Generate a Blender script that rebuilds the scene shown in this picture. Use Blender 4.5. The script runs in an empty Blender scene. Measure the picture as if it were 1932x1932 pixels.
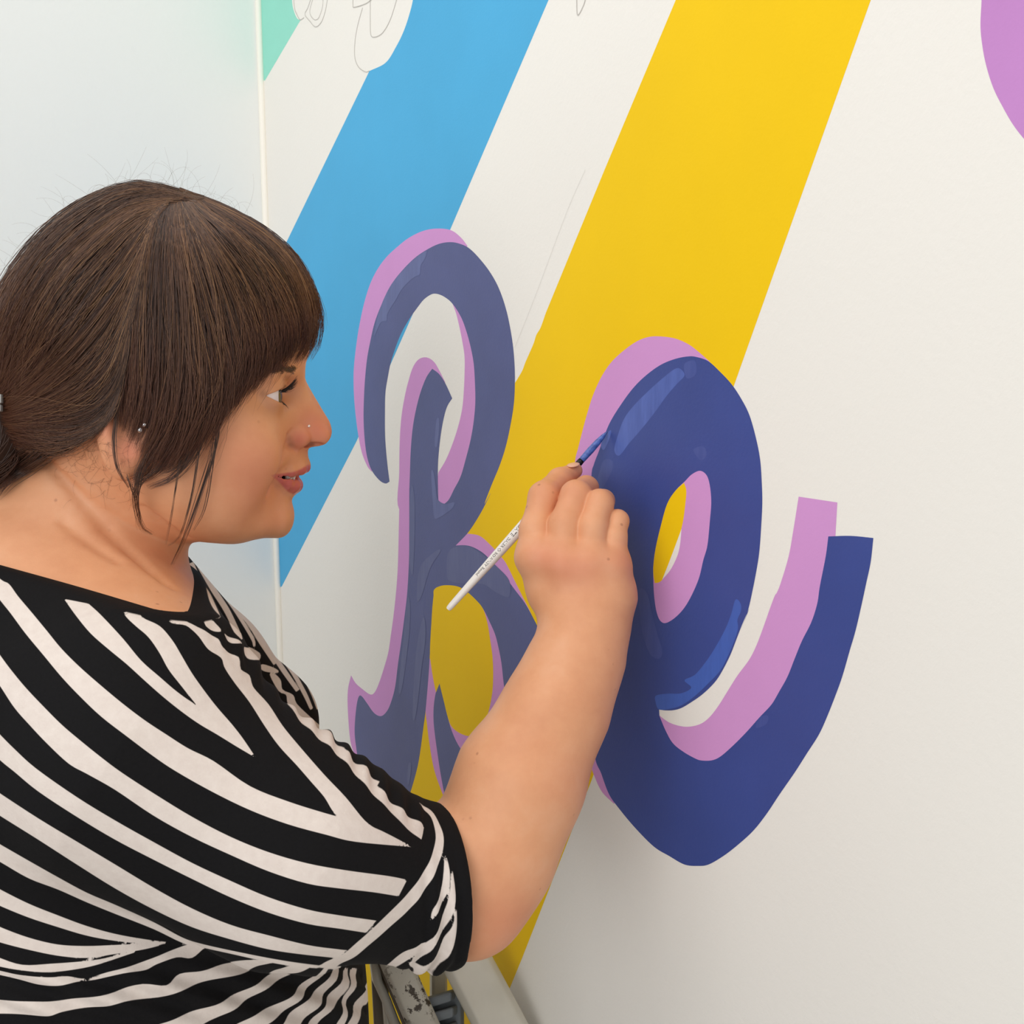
import bpy, math, random
import numpy as np
from mathutils import Vector
from mathutils.geometry import tessellate_polygon

random.seed(7); RNG = np.random.default_rng(7)
scene = bpy.context.scene
COL = scene.collection

# ------------------------------------------------------------------ camera
FPX = 2000.0                      # focal length in pixels of the 1932 px frame
PITCH = math.radians(8.5)
CAM = np.array([0.0, 0.0, 1.52])
FW = np.array([0.0, math.cos(PITCH), -math.sin(PITCH)])
UPV = np.array([0.0, math.sin(PITCH), math.cos(PITCH)])
RT = np.array([1.0, 0.0, 0.0])
cam_data = bpy.data.cameras.new('camera')
cam = bpy.data.objects.new('camera', cam_data); COL.objects.link(cam)
cam_data.sensor_width = 36.0
cam_data.lens = 36.0 * FPX / 1932.0
cam_data.clip_start = 0.02
cam.location = CAM
cam.rotation_euler = (math.pi/2 - PITCH, 0, 0)
scene.camera = cam

# ------------------------------------------------------------------ world, lights, exposure
world = bpy.data.worlds.new('room_light'); scene.world = world
world.use_nodes = True
world.node_tree.nodes['Background'].inputs[0].default_value = (0.97, 0.985, 1.0, 1)
world.node_tree.nodes['Background'].inputs[1].default_value = 0.50

def area_light(name, loc, target, sx, sy, power, col):
    l = bpy.data.lights.new(name, 'AREA'); l.shape = 'RECTANGLE'; l.size = sx; l.size_y = sy
    l.energy = power; l.color = col
    o = bpy.data.objects.new(name, l); COL.objects.link(o)
    o.location = loc
    o.rotation_euler = (Vector(target) - Vector(loc)).to_track_quat('-Z', 'Y').to_euler()
    return o
# daylight from the tall windows of the room behind the painter and the photographer
area_light('window_light', (-1.25, -2.0, 1.85), (0.0, 0.8, 1.4), 2.2, 1.7, 30, (1.0, 0.985, 0.96))
area_light('ceiling_light', (-0.5, 0.2, 2.62), (-0.3, 0.6, 1.3), 1.2, 1.2, 7, (1.0, 0.96, 0.9))
scene.view_settings.view_transform = 'Standard'
scene.view_settings.look = 'None'
scene.view_settings.gamma = 1.0
scene.view_settings.use_curve_mapping = False
scene.view_settings.exposure = 0.15

# ------------------------------------------------------------------ helpers
def P(px, py, d):
    """point at camera depth d seen at pixel (px, py)"""
    return CAM + d*FW + d*(px-966.0)/FPX*RT + d*(966.0-py)/FPX*UPV

def proj(pts):
    q = np.asarray(pts) - CAM
    d = q @ FW
    return 966 + FPX*(q @ RT)/d, 966 - FPX*(q @ UPV)/d, d

def ray_plane(px, py, p0, n):
    r = FW + (px-966.0)/FPX*RT + (966.0-py)/FPX*UPV
    t = np.dot(p0-CAM, n)/np.dot(r, n)
    return CAM + t*r

def lin(c):
    return tuple((v/255/12.92 if v/255 <= 0.04045 else ((v/255+0.055)/1.055)**2.4) for v in c)

def nurb(pts, n=8, closed=False):
    """Catmull-Rom through points; a third value 1 marks a sharp corner"""
    m = len(pts); out = []
    rng = range(m) if closed else range(m-1)
    for i in rng:
        p1 = np.array(pts[i][:2], float); p2 = np.array(pts[(i+1) % m][:2], float)
        c1 = len(pts[i]) > 2; c2 = len(pts[(i+1) % m]) > 2
        ok0 = (closed or i > 0) and not c1
        ok3 = (closed or i < m-2) and not c2
        p0 = np.array(pts[(i-1) % m][:2], float) if ok0 else 2*p1-p2
        p3 = np.array(pts[(i+2) % m][:2], float) if ok3 else 2*p2-p1
        for k in range(n):
            t = k/n
            out.append(0.5*((2*p1)+(-p0+p2)*t+(2*p0-5*p1+4*p2-p3)*t*t+(-p0+3*p1-3*p2+p3)*t**3))
    if not closed:
        out.append(np.array(pts[-1][:2], float))
    return np.array(out)

def cat3(pts, n=8):
    P_ = [np.array(p, float) for p in pts]; out = []
    for i in range(len(P_)-1):
        p1, p2 = P_[i], P_[i+1]
        p0 = P_[i-1] if i > 0 else 2*p1-p2
        p3 = P_[i+2] if i < len(P_)-2 else 2*p2-p1
        for k in range(n):
            t = k/n
            out.append(0.5*((2*p1)+(-p0+p2)*t+(2*p0-5*p1+4*p2-p3)*t*t+(-p0+3*p1-3*p2+p3)*t**3))
    out.append(P_[-1])
    return np.array(out)

def link(name, me, mat=None, parent=None):
    o = bpy.data.objects.new(name, me); COL.objects.link(o)
    if mat: me.materials.append(mat)
    if parent is not None: o.parent = parent
    return o

def mesh_np(name, V, Fa, smooth=True):
    """fast mesh from numpy; Fa is (n,3) or (n,4)"""
    me = bpy.data.meshes.new(name)
    V = np.ascontiguousarray(V, np.float32); Fa = np.ascontiguousarray(Fa, np.int32)
    k = Fa.shape[1]
    me.vertices.add(len(V)); me.vertices.foreach_set('co', V.ravel())
    me.loops.add(Fa.size); me.loops.foreach_set('vertex_index', Fa.ravel())
    me.polygons.add(len(Fa)); me.polygons.foreach_set('loop_start', np.arange(len(Fa), dtype=np.int32)*k)
    me.polygons.foreach_set('loop_total', np.full(len(Fa), k, np.int32))
    me.update(calc_edges=True); me.validate()
    me.polygons.foreach_set('use_smooth', np.full(len(me.polygons), smooth))
    return me

def attr(me, name, vals):
    a = me.attributes.new(name, 'FLOAT', 'POINT')
    a.data.foreach_set('value', np.ascontiguousarray(vals, np.float32))

class MB:
    """collects simple shapes into one mesh"""
    def __init__(s): s.v = []; s.f = []
    def add(s, V, F):
        b = len(s.v); s.v += [tuple(map(float, p)) for p in V]; s.f += [tuple(b+i for i in f) for f in F]
    def sweep(s, pts, profile, up=(0, 0, 1), closed_prof=True, scale=None, cap=True):
        """profile (a,b) pairs swept along pts; a = side, b = up"""
        pts = [np.array(p, float) for p in pts]; n = len(pts); m = len(profile); V = []
        for i, p in enumerate(pts):
            t = pts[min(i+1, n-1)] - pts[max(i-1, 0)]; t /= np.linalg.norm(t)
            sd = np.cross(t, np.array(up, float)); sd /= np.linalg.norm(sd); u = np.cross(sd, t)
            k = 1 if scale is None else scale[i]
            V += [p + sd*a*k + u*b*k for a, b in profile]
        F = []
        for i in range(n-1):
            for j in range(m if closed_prof else m-1):
                a = i*m+j; b = i*m+(j+1) % m
                F.append((a, b, b+m, a+m))
        if cap: F.append(tuple(range(m))[::-1]); F.append(tuple((n-1)*m+j for j in range(m)))
        s.add(V, F)
    def tube(s, pts, r, k=10, up=(0, 0, 1)):
        rr = r if hasattr(r, '__len__') else [r]*len(pts)
        s.sweep(pts, [(math.cos(2*math.pi*j/k), math.sin(2*math.pi*j/k)) for j in range(k)], up, scale=rr)
    def box(s, c, ax, ay, az):
        c, ax, ay, az = [np.array(q, float) for q in (c, ax, ay, az)]
        V = [c+x*ax+y*ay+z*az for x in (-1, 1) for y in (-1, 1) for z in (-1, 1)]
        s.add(V, [(0, 1, 3, 2), (4, 6, 7, 5), (0, 4, 5, 1), (2, 3, 7, 6), (0, 2, 6, 4), (1, 5, 7, 3)])
    def sphere(s, c, r, n=12):
        V = []; F = []
        for i in range(n+1):
            for j in range(2*n):
                a = math.pi*i/n; b = math.pi*j/n
                V.append(np.array(c)+r*np.array([math.sin(a)*math.cos(b), math.sin(a)*math.sin(b), math.cos(a)]))
        for i in range(n):
            for j in range(2*n):
                F.append((i*2*n+j, (i+1)*2*n+j, (i+1)*2*n+(j+1) % (2*n), i*2*n+(j+1) % (2*n)))
        s.add(V, F)
    def build(s, name, mat, parent=None, smooth=True, bevel=0):
        me = bpy.data.meshes.new(name); me.from_pydata(s.v, [], s.f); me.update()
        me.polygons.foreach_set('use_smooth', np.full(len(me.polygons), smooth))
        o = link(name, me, mat, parent)
        if bevel:
            b = o.modifiers.new('bevel', 'BEVEL'); b.width = bevel; b.segments = 2; b.limit_method = 'ANGLE'
        return o

def tag(o, label=None, cat=None, group=None, kind=None):
    if label: o['label'] = label
    if cat: o['category'] = cat
    if group: o['group'] = group
    if kind: o['kind'] = kind
    return o

class NT:
    """tiny node helper"""
    def __init__(s, name):
        s.m = bpy.data.materials.new(name); s.m.use_nodes = True; s.t = s.m.node_tree
        s.b = s.t.nodes['Principled BSDF']
    def n(s, typ, **kw):
        o = s.t.nodes.new(typ)
        for k, v in kw.items():
            if k.startswith('i_'):
                key = k[2:]; key = int(key) if key.isdigit() else key.replace('_', ' ')
                if hasattr(v, 'is_output'): s.t.links.new(v, o.inputs[key])
                else: o.inputs[key].default_value = v
            else: setattr(o, k, v)
        return o
    def l(s, a, b): s.t.links.new(a, b)
    def noise(s, scale, detail=3, rough=0.5, vec=None, dist=0.0):
        o = s.n('ShaderNodeTexNoise'); o.inputs['Scale'].default_value = scale
        o.inputs['Detail'].default_value = detail; o.inputs['Roughness'].default_value = rough
        o.inputs['Distortion'].default_value = dist
        if vec is None: vec = s.n('ShaderNodeTexCoord').outputs['Object']
        s.l(vec, o.inputs['Vector']); return o.outputs['Fac']
    def ramp(s, fac, stops):
        r = s.n('ShaderNodeValToRGB'); e = r.color_ramp.elements
        while len(e) < len(stops): e.new(0.5)
        for q, (p, c) in zip(e, stops): q.position = p; q.color = (*c, 1)
        s.l(fac, r.inputs[0]); return r.outputs[0]
    def mix(s, fac, a, b, typ='MIX'):
        o = s.n('ShaderNodeMix', data_type='RGBA', blend_type=typ)
        for v, i in ((fac, 0), (a, 6), (b, 7)):
            if hasattr(v, 'is_output'): s.l(v, o.inputs[i])
            elif i == 0: o.inputs[i].default_value = v
            else: o.inputs[i].default_value = (*v, 1)
        return o.outputs[2]
    def math(s, op, a, b=0.0, c=0.0, clamp=False):
        o = s.n('ShaderNodeMath', operation=op, use_clamp=clamp)
        for i, v in enumerate((a, b, c)):
            if hasattr(v, 'is_output'): s.l(v, o.inputs[i])
            else: o.inputs[i].default_value = v
        return o.outputs[0]
    def mapr(s, v, a, b, c=0.0, d=1.0):
        o = s.n('ShaderNodeMapRange'); s.l(v, o.inputs[0])
        for i, q in enumerate((a, b, c, d)): o.inputs[i+1].default_value = q
        return o.outputs[0]
    def attr(s, name): return s.n('ShaderNodeAttribute', attribute_name=name).outputs['Fac']
    def bump(s, h, strength, dist):
        o = s.n('ShaderNodeBump'); o.inputs['Strength'].default_value = strength; o.inputs['Distance'].default_value = dist
        s.l(h, o.inputs['Height']); s.l(o.outputs[0], s.b.inputs['Normal']); return o
    def set(s, col=None, rough=0.5, spec=0.5, metal=0.0):
        if col is not None:
            if hasattr(col, 'is_output'): s.l(col, s.b.inputs['Base Color'])
            else: s.b.inputs['Base Color'].default_value = (*col, 1)
        s.b.inputs['Roughness'].default_value = rough
        s.b.inputs['Specular IOR Level'].default_value = spec
        s.b.inputs['Metallic'].default_value = metal
        return s

def plain(name, rgb, rough=0.5, spec=0.5, metal=0.0, vary=0.0, scale=20):
    t = NT(name); c = lin(rgb)
    if vary:
        n = t.noise(scale, 4)
        t.set(t.ramp(n, [(0.3, tuple(x*(1-vary) for x in c)), (0.7, tuple(min(1, x*(1+vary)) for x in c))]), rough, spec, metal)
    else: t.set(c, rough, spec, metal)
    return t.m

def paint(name, rgb, rough=0.6, spec=0.22, streak=0.03):
    """rolled emulsion paint: faint roller stipple and slight tone change"""
    t = NT(name); c = lin(rgb)
    n = t.noise(9, 4, 0.6)
    t.set(t.ramp(n, [(0.3, tuple(x*(1-streak) for x in c)), (0.7, tuple(min(1, x*(1+streak)) for x in c))]), rough, spec)
    s = t.noise(420, 2, 0.6)
    t.bump(s, 0.16, 0.0006)
    return t.m

# ------------------------------------------------------------------ room shell
ALPHA = math.radians(58)
WH = np.array([math.cos(ALPHA), -math.sin(ALPHA), 0.0])       # along the mural wall, towards the camera side
WN = np.array([-math.sin(ALPHA), -math.cos(ALPHA), 0.0])      # out of the mural wall, into the room
WP = P(1148, 815, 0.775)                                       # where the brush touches the wall
CORNER = ray_plane(508.5, 560, WP, WN); CORNER = np.array([CORNER[0], CORNER[1], 0.0])
ZC = 2.7

def wall_mat(name, rgb):
    t = NT(name); c = lin(rgb)
    n = t.noise(3, 3)
    t.set(t.ramp(n, [(0.3, tuple(x*0.985 for x in c)), (0.7, c)]), 0.6, 0.35)
    s = t.noise(260, 3, 0.6)
    t.bump(s, 0.25, 0.0008)
    return t.m
M_WALL = wall_mat('white_wall_paint', (243, 240, 234))
M_WALL2 = wall_mat('white_side_wall_paint', (238, 240, 238))

def slab(name, a, b, z0, z1, out, thick, mat):
    """wall from a to b (xy), thickened away from the room"""
    mb = MB(); c = (a+b)/2 - out*thick/2; c = np.array([c[0], c[1], (z0+z1)/2])
    hd = (b-a)/2
    mb.box(c, hd, out*thick/2, (0, 0, (z1-z0)/2))
    return tag(mb.build(name, mat, smooth=False), kind='structure')
wall_mural = slab('wall_mural', CORNER - WH*0.12, CORNER + WH*3.6, 0, ZC, WN, 0.12, M_WALL)
wall_mural['label'] = 'white wall painted with diagonal stripes and large script letters'
wall_left = slab('wall_left', CORNER, CORNER + WN*3.4, 0, ZC, WH, 0.12, M_WALL2)
wall_left['label'] = 'plain white side wall meeting the painted wall in a corner'
fl = MB(); fl.box(CORNER + WH*1.8 + WN*1.7 + np.array([0, 0, -0.05]), WH*1.92, WN*1.82, (0, 0, 0.05))
t = NT('grey_floor'); t.set(t.ramp(t.noise(6, 5), [(0.3, lin((150, 146, 140))), (0.7, lin((172, 168, 160)))]), 0.6)
tag(fl.build('floor', t.m, smooth=False), 'grey floor of the room', kind='structure')
# bead of filler and paint in the corner
mb = MB(); q = CORNER + WN*0.0022 + WH*0.0022
mb.tube([q+np.array([0, 0, 0.0]), q+np.array([0, 0, 1.0]), q+np.array([0, 0, ZC])], 0.0042, 10, up=(1, 0, 0))
tag(mb.build('trim_1', plain('corner_bead_paint', (246, 242, 232), 0.5)), 'narrow white bead in the corner of the walls', kind='structure')

# ------------------------------------------------------------------ mural
LAYER = [0]
def wall_pt(px, py, off):
    return ray_plane(px, py, WP, WN) + WN*off
def painted(name, polys, mat, parent, smooth_n=6, off=None, label=None):
    """flat paint shapes laid on the wall; polys are outlines (third value = corner)"""
    LAYER[0] += 1
    off = 0.000007*LAYER[0] + 0.00003
    V = []; F = []
    for pl in polys:
        q = nurb(pl, smooth_n, closed=True)
        pts = [Vector(wall_pt(x, y, off)) for x, y in q]; off += 0.0000012
        uv = [Vector((np.dot(np.array(p)-WP, WH), p.z, 0)) for p in pts]
        b = len(V); V += [tuple(p) for p in pts]
        for tri in tessellate_polygon([uv]):
            a, c, d = tri
            nrm = (pts[c]-pts[a]).cross(pts[d]-pts[a])
            F.append((b+a, b+c, b+d) if nrm.dot(Vector(WN)) > 0 else (b+a, b+d, b+c))
    me = bpy.data.meshes.new(name); me.from_pydata(V, [], F); me.update()
    o = link(name, me, mat, parent)
    if label: o['label'] = label
    return o
C = 1  # corner mark
M_MINT = paint('mint_paint', (150, 224, 206))
M_BLUE = paint('sky_blue_paint', (80, 176, 226))
M_YEL = paint('yellow_paint', (247, 203, 4), streak=0.02)
M_LAV = paint('lavender_paint', (214, 154, 214))
M_PUR = paint('purple_paint', (200, 140, 206))
M_NAVY = paint('navy_paint', (58, 76, 148), rough=0.42, spec=0.5, streak=0.08)

M_NAVYR = paint('navy_paint_with_sheen', (78, 86, 138), rough=0.42, spec=0.5, streak=0.1)  # greyer navy: the light's sheen on the R is put into the colour

def z1(L): return [(620+p[0]/3.45, 400+p[1]/3.45, *p[2:]) for p in L]
def z2(L): return [(620+p[0]/3.02, 900+p[1]/3.02, *p[2:]) for p in L]
def z3(L): return [(1060+p[0]/3.219, 600+p[1]/3.219, *p[2:]) for p in L]
def z4(L): return [(1080+p[0]/3.116, 1100+p[1]/3.116, *p[2:]) for p in L]

painted('painted_stripe', [[(476, -400, C), (556, -400, C), (551, -60), (551, 0), (555, 22), (561, 35), (567, 38, C), (500, 152, C), (494, 150, C), (486, -120, C)]], M_MINT, wall_mural, label='mint green stripe ending at the corner')
painted('painted_stripe', [[(1263, -1000, C), (1476, -1000, C), (1035, 0, C), (850, 432, C), (673, 832, C), (532, 1106, C), (529, 1108, C), (509, 540, C), (507, 526, C), (697, 134, C), (728, 118), (748, 87), (762, 58), (773, 25), (781, -10), (800, -120, C)]], M_BLUE, wall_mural, label='sky blue diagonal stripe')
painted('painted_stripe', [[(1815, -1300, C), (2114, -1300, C), (1643, 0, C), (1385, 727, C), (1117, 1470, C), (985, 1808, C), (953, 1886, C), (948, 1894), (938, 1893), (930, 1915), (905, 1990, C), (450, 1990, C), (652, 1500, C), (972, 722, C), (985, 700), (992, 682), (1006, 650), (1012, 632), (1020, 618), (1030, 590, C), (1140, 322, C), (1275, 0, C)]], M_YEL, wall_mural, label='bright yellow diagonal stripe')
painted('painted_patch', [[(1900, -900, C), (1862, -300), (1853, -60), (1852, 0), (1850, 51), (1855, 96), (1863, 132), (1875, 168), (1891, 200), (1910, 233), (1932, 262), (1975, 312), (2040, 366), (2130, 400), (2230, 395), (2330, 330), (2420, 200), (2470, 20), (2490, -300), (2500, -900, C)]], M_PUR, wall_mural, label='plain purple painted shape')

# letter R, lavender drop shadow first
lavR = [
 z1([(905, 222, C), (860, 165), (795, 118), (700, 108), (610, 125), (520, 170), (450, 225), (380, 290), (320, 370), (270, 470), (230, 600), (200, 740), (180, 870), (165, 1010), (163, 1120), (170, 1260), (190, 1430), (215, 1560), (250, 1650), (280, 1690, C), (330, 1600, C), (330, 1000), (420, 600), (640, 350), (800, 280, C)]),
 z1([(805, 592, C), (830, 660), (850, 740), (870, 840), (885, 940), (885, 1060), (878, 1200), (868, 1290), (845, 1390), (810, 1500), (765, 1610), (715, 1695, C), (700, 1800, C), (705, 1940, C), (760, 1930, C), (860, 1860, C), (1000, 1500), (1030, 1100), (980, 850), (900, 680, C)]),
 z1([(760, 1110, C), (725, 1040), (690, 980), (650, 950), (610, 948), (575, 970), (545, 1020), (520, 1100), (500, 1180), (480, 1290), (468, 1400), (462, 1530), (460, 1700), (458, 1930), (600, 1930, C), (620, 1300), (660, 1100, C)]),
 z2([(402, -20, C), (403, 150), (400, 300), (395, 500), (385, 650), (370, 790), (355, 900), (340, 1000), (315, 1090), (285, 1180), (260, 1230), (235, 1238), (195, 1210), (155, 1175), (128, 1130, C), (112, 1200), (108, 1270), (112, 1370), (120, 1470), (130, 1530), (150, 1590, C), (300, 1600, C), (420, 1400), (470, 900), (520, 500), (520, -20, C)]),
 z2([(715, 400, C), (725, 388), (790, 322, C), (860, 335), (920, 385), (970, 440), (1010, 490), (1060, 590), (1110, 690), (1150, 770), (1210, 900, C), (1300, 1150, C), (1150, 1100, C), (1000, 650), (850, 480, C)]),
 z2([(870, 740, C), (940, 800, C), (1010, 1000), (1050, 1200), (1040, 1400), (960, 1560), (850, 1660), (780, 1640), (690, 1540), (660, 1380, C), (800, 1300, C)]),
 z2([(575, 1030, C), (570, 1120), (560, 1220), (553, 1330), (560, 1400), (575, 1520), (600, 1660), (640, 1780), (690, 1900, C), (800, 1900, C), (700, 1500), (650, 1300), (630, 1220), (612, 1222), (600, 1150), (585, 1060)]),
]
painted('letter_shadow', lavR, M_LAV, wall_mural, label='lavender drop shadow of the large letter R')
navyR = [
 # bowl, from the curled terminal round to the waist and back along the inside
 z1([(397, 1755, C), (370, 1767), (330, 1745), (280, 1680), (250, 1590), (235, 1480), (228, 1350), (230, 1220), (237, 1090), (250, 960), (270, 850), (300, 720), (350, 590), (410, 470), (480, 380), (560, 300), (640, 245), (720, 207), (800, 196), (870, 212), (920, 240), (980, 300), (1050, 390), (1110, 500), (1160, 650), (1195, 830), (1210, 980), (1213, 1120), (1205, 1260), (1180, 1410), (1150, 1540), (1110, 1660), (1060, 1780), (1015, 1900)])
 + z2([(925, 90), (870, 200), (800, 310), (725, 390, C), (600, 520, C), (560, 300, C), (628, 172, C), (680, 135), (715, 70)])
 + z1([(860, 1720), (895, 1600), (925, 1480), (945, 1360), (955, 1240), (953, 1120), (945, 990), (925, 880), (895, 770), (860, 680), (805, 595), (750, 550), (700, 532), (665, 538), (620, 570), (580, 620), (530, 690), (480, 775), (440, 870), (405, 980), (385, 1080), (370, 1180), (367, 1320), (368, 1450), (375, 1560), (385, 1660)]),
]
stemR = [
 z1([(675, 1020, C), (720, 1055), (760, 1115), (805, 1213, C), (775, 1260), (755, 1320), (735, 1420), (720, 1540), (712, 1650), (712, 1760), (716, 1920)])
 + z2([(628, 172, C), (700, 300, C), (720, 390, C), (600, 660, C), (590, 760), (583, 900), (578, 1000), (570, 1130), (553, 1330), (540, 1430), (520, 1580), (500, 1680), (460, 1815), (420, 1900, C), (200, 1900, C), (165, 1600), (150, 1480), (150, 1400), (160, 1300), (173, 1250), (190, 1250), (220, 1290), (260, 1345), (300, 1362), (335, 1330), (360, 1270), (380, 1190), (395, 1070), (415, 930), (432, 800), (448, 660), (458, 480), (460, 300), (460, 100), (462, 0)])
 + z1([(527, 1800), (530, 1680), (535, 1550), (545, 1430), (560, 1330), (585, 1220), (610, 1140), (640, 1070)]),
]
legR = [
 z2([(690, 400, C), (730, 390), (800, 392), (870, 425), (930, 480), (1000, 560), (1060, 640), (1120, 720), (1170, 810), (1203, 880), (1270, 1040), (1300, 1250), (1250, 1450), (1100, 1640), (950, 1760), (860, 1790, C), (1000, 1330, C), (1003, 1230), (995, 1150), (985, 1060), (970, 980), (950, 900), (920, 830), (880, 750), (830, 690), (770, 640), (720, 622), (650, 618), (590, 640, C), (560, 560, C)]),
 z2([(632, 1177, C), (645, 1230), (665, 1310), (685, 1390), (700, 1440), (730, 1510), (770, 1570), (820, 1597), (900, 1600), (1000, 1700, C), (720, 1990, C), (670, 1845), (640, 1700), (620, 1570), (605, 1460), (598, 1380), (600, 1300), (612, 1225)]),
]
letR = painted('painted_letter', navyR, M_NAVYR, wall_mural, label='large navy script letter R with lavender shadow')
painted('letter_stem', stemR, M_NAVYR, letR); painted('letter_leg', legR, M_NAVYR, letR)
painted('letter_counter', [z2([(598, 680), (603, 640), (650, 618), (720, 620), (770, 640), (830, 690), (880, 750), (905, 830), (920, 920), (935, 1030), (938, 1150), (930, 1250), (905, 1360), (870, 1440), (830, 1470), (790, 1475), (740, 1455), (700, 1420), (680, 1370), (660, 1290), (645, 1220), (632, 1177, C), (612, 1228, C), (600, 1170), (585, 1080), (578, 1000), (583, 880), (592, 760)])], M_YEL, letR)

# letter e
lavE = [
 z3([(900, 266, C), (830, 205), (770, 160), (690, 125), (600, 112), (530, 115), (460, 140), (380, 195), (300, 270), (240, 360), (190, 470), (155, 580), (125, 690), (100, 790), (80, 880)])
 + [(1080, 950), (1080, 1050), (1085, 1150), (1092, 1250), (1102, 1350), (1115, 1440), (1122, 1465), (1136, 1494), (1158, 1516, C), (1200, 1500, C), (1180, 1200), (1180, 1000), (1250, 800), (1330, 720, C)],
 [(1507, 937, C), (1580, 948, C), (1577, 1000), (1575, 1040, C), (1600, 1100, C), (1560, 1250), (1480, 1400), (1380, 1470), (1300, 1460), (1240, 1360, C)]
 + z4([(510, 778, C), (570, 820), (640, 842), (700, 843), (760, 825), (810, 785), (860, 720), (910, 640), (970, 545), (1040, 450), (1085, 360), (1130, 240), (1165, 140), (1190, 75), (1203, 55), (1225, 0)]) + [(1488, 1050), (1497, 1000)],
]
painted('letter_shadow', lavE, M_LAV, wall_mural, label='lavender drop shadow of the lower-case letter e')
navyE = [
 z3([(770, 233), (820, 237), (890, 262), (960, 325), (1030, 400), (1090, 490), (1140, 590), (1180, 730), (1205, 860), (1215, 1000), (1218, 1130), (1210, 1290), (1200, 1420), (1185, 1520), (1160, 1650), (1130, 1780), (1085, 1900)])
 + z4([(1040, 150), (1000, 240), (965, 330), (930, 420), (885, 510), (840, 580), (770, 650), (700, 700), (640, 735), (590, 748), (540, 748), (510, 742, C), (512, 778, C), (520, 800), (550, 870), (590, 940), (650, 990), (720, 1030), (760, 1043), (820, 1042), (870, 1020), (940, 960), (1020, 880), (1100, 790), (1170, 715), (1215, 640), (1265, 550), (1305, 450), (1350, 340), (1405, 230), (1440, 120), (1455, 20)])
 + [(1558, 1050), (1563, 1012, C), (1605, 1011), (1648, 1015, C), (1643, 1060)]
 + z4([(1728, 0), (1700, 130), (1665, 280), (1630, 400), (1590, 540), (1555, 640), (1500, 780), (1450, 890), (1380, 1000), (1310, 1110), (1220, 1240), (1140, 1360), (1060, 1460), (960, 1550), (880, 1610), (800, 1655), (740, 1663), (660, 1655), (570, 1605), (480, 1550), (370, 1440), (270, 1320), (215, 1240), (170, 1120), (130, 1000)])
 + [(1115, 1300), (1112, 1200), (1110, 1100), (1112, 1000)]
 + z3([(180, 965), (195, 890), (225, 810), (250, 740), (290, 640), (350, 540), (430, 430), (510, 350), (600, 285), (690, 248)]),
]
letE = painted('painted_letter', navyE, M_NAVY, wall_mural, label='lower-case navy script letter e being painted')
painted('letter_counter', [z3([(748, 992), (790, 950), (840, 928), (880, 955), (900, 1020), (908, 1120), (900, 1230), (885, 1380), (860, 1470), (830, 1590), (770, 1720), (710, 1800), (640, 1850), (600, 1840), (575, 1780), (562, 1690), (557, 1600), (557, 1500), (570, 1400), (600, 1270), (640, 1130), (690, 1050)])], M_LAV, letE)
painted('counter_yellow', [z3([(743, 1000, C), (757, 1050), (750, 1140), (738, 1230), (718, 1320, C), (670, 1440), (612, 1590, C), (590, 1606), (565, 1610, C), (557, 1560), (557, 1500), (570, 1400), (600, 1270), (640, 1130), (690, 1050)])], M_YEL, letE)
painted('counter_white', [z3([(728, 1280, C), (718, 1380), (700, 1450), (660, 1530), (610, 1590, C), (665, 1450)])], M_WALL, letE)

def wet(name, base, rgb, seed, dens=0.5, rot=0.55):
    """half-dry brush stroke: fresh lighter paint dragged in streaks over the coat below"""
    t = NT(name)
    co = t.n('ShaderNodeTexCoord').outputs['Object']
    mp = t.n('ShaderNodeMapping'); mp.inputs['Rotation'].default_value = (0, rot, 0); mp.inputs['Scale'].default_value = (6, 6, 0.9)
    mp.inputs['Location'].default_value = (seed, seed*1.7, 0)
    t.l(co, mp.inputs['Vector'])
    n = t.noise(18, 6, 0.72, mp.outputs[0])
    t.set(t.mix(t.mapr(n, 0.30, 0.72, dens-0.3, dens+0.3), lin(base), lin(rgb)), 0.36, 0.5)
    return t.m
M_W1 = wet('wet_blue_stroke', (58, 76, 148), (90, 114, 194), 1, 0.6)
M_W2 = wet('faint_blue_stroke', (58, 76, 148), (84, 98, 166), 4, 0.35)
M_W3 = wet('bright_blue_stroke', (62, 88, 168), (72, 108, 196), 7, 0.6)
M_W4 = wet('pale_blue_stroke', (78, 86, 138), (104, 115, 170), 2, 0.5, 0.2)
M_W5 = wet('grey_blue_stroke', (78, 86, 138), (100, 108, 152), 5, 0.4, 0.1)
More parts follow.
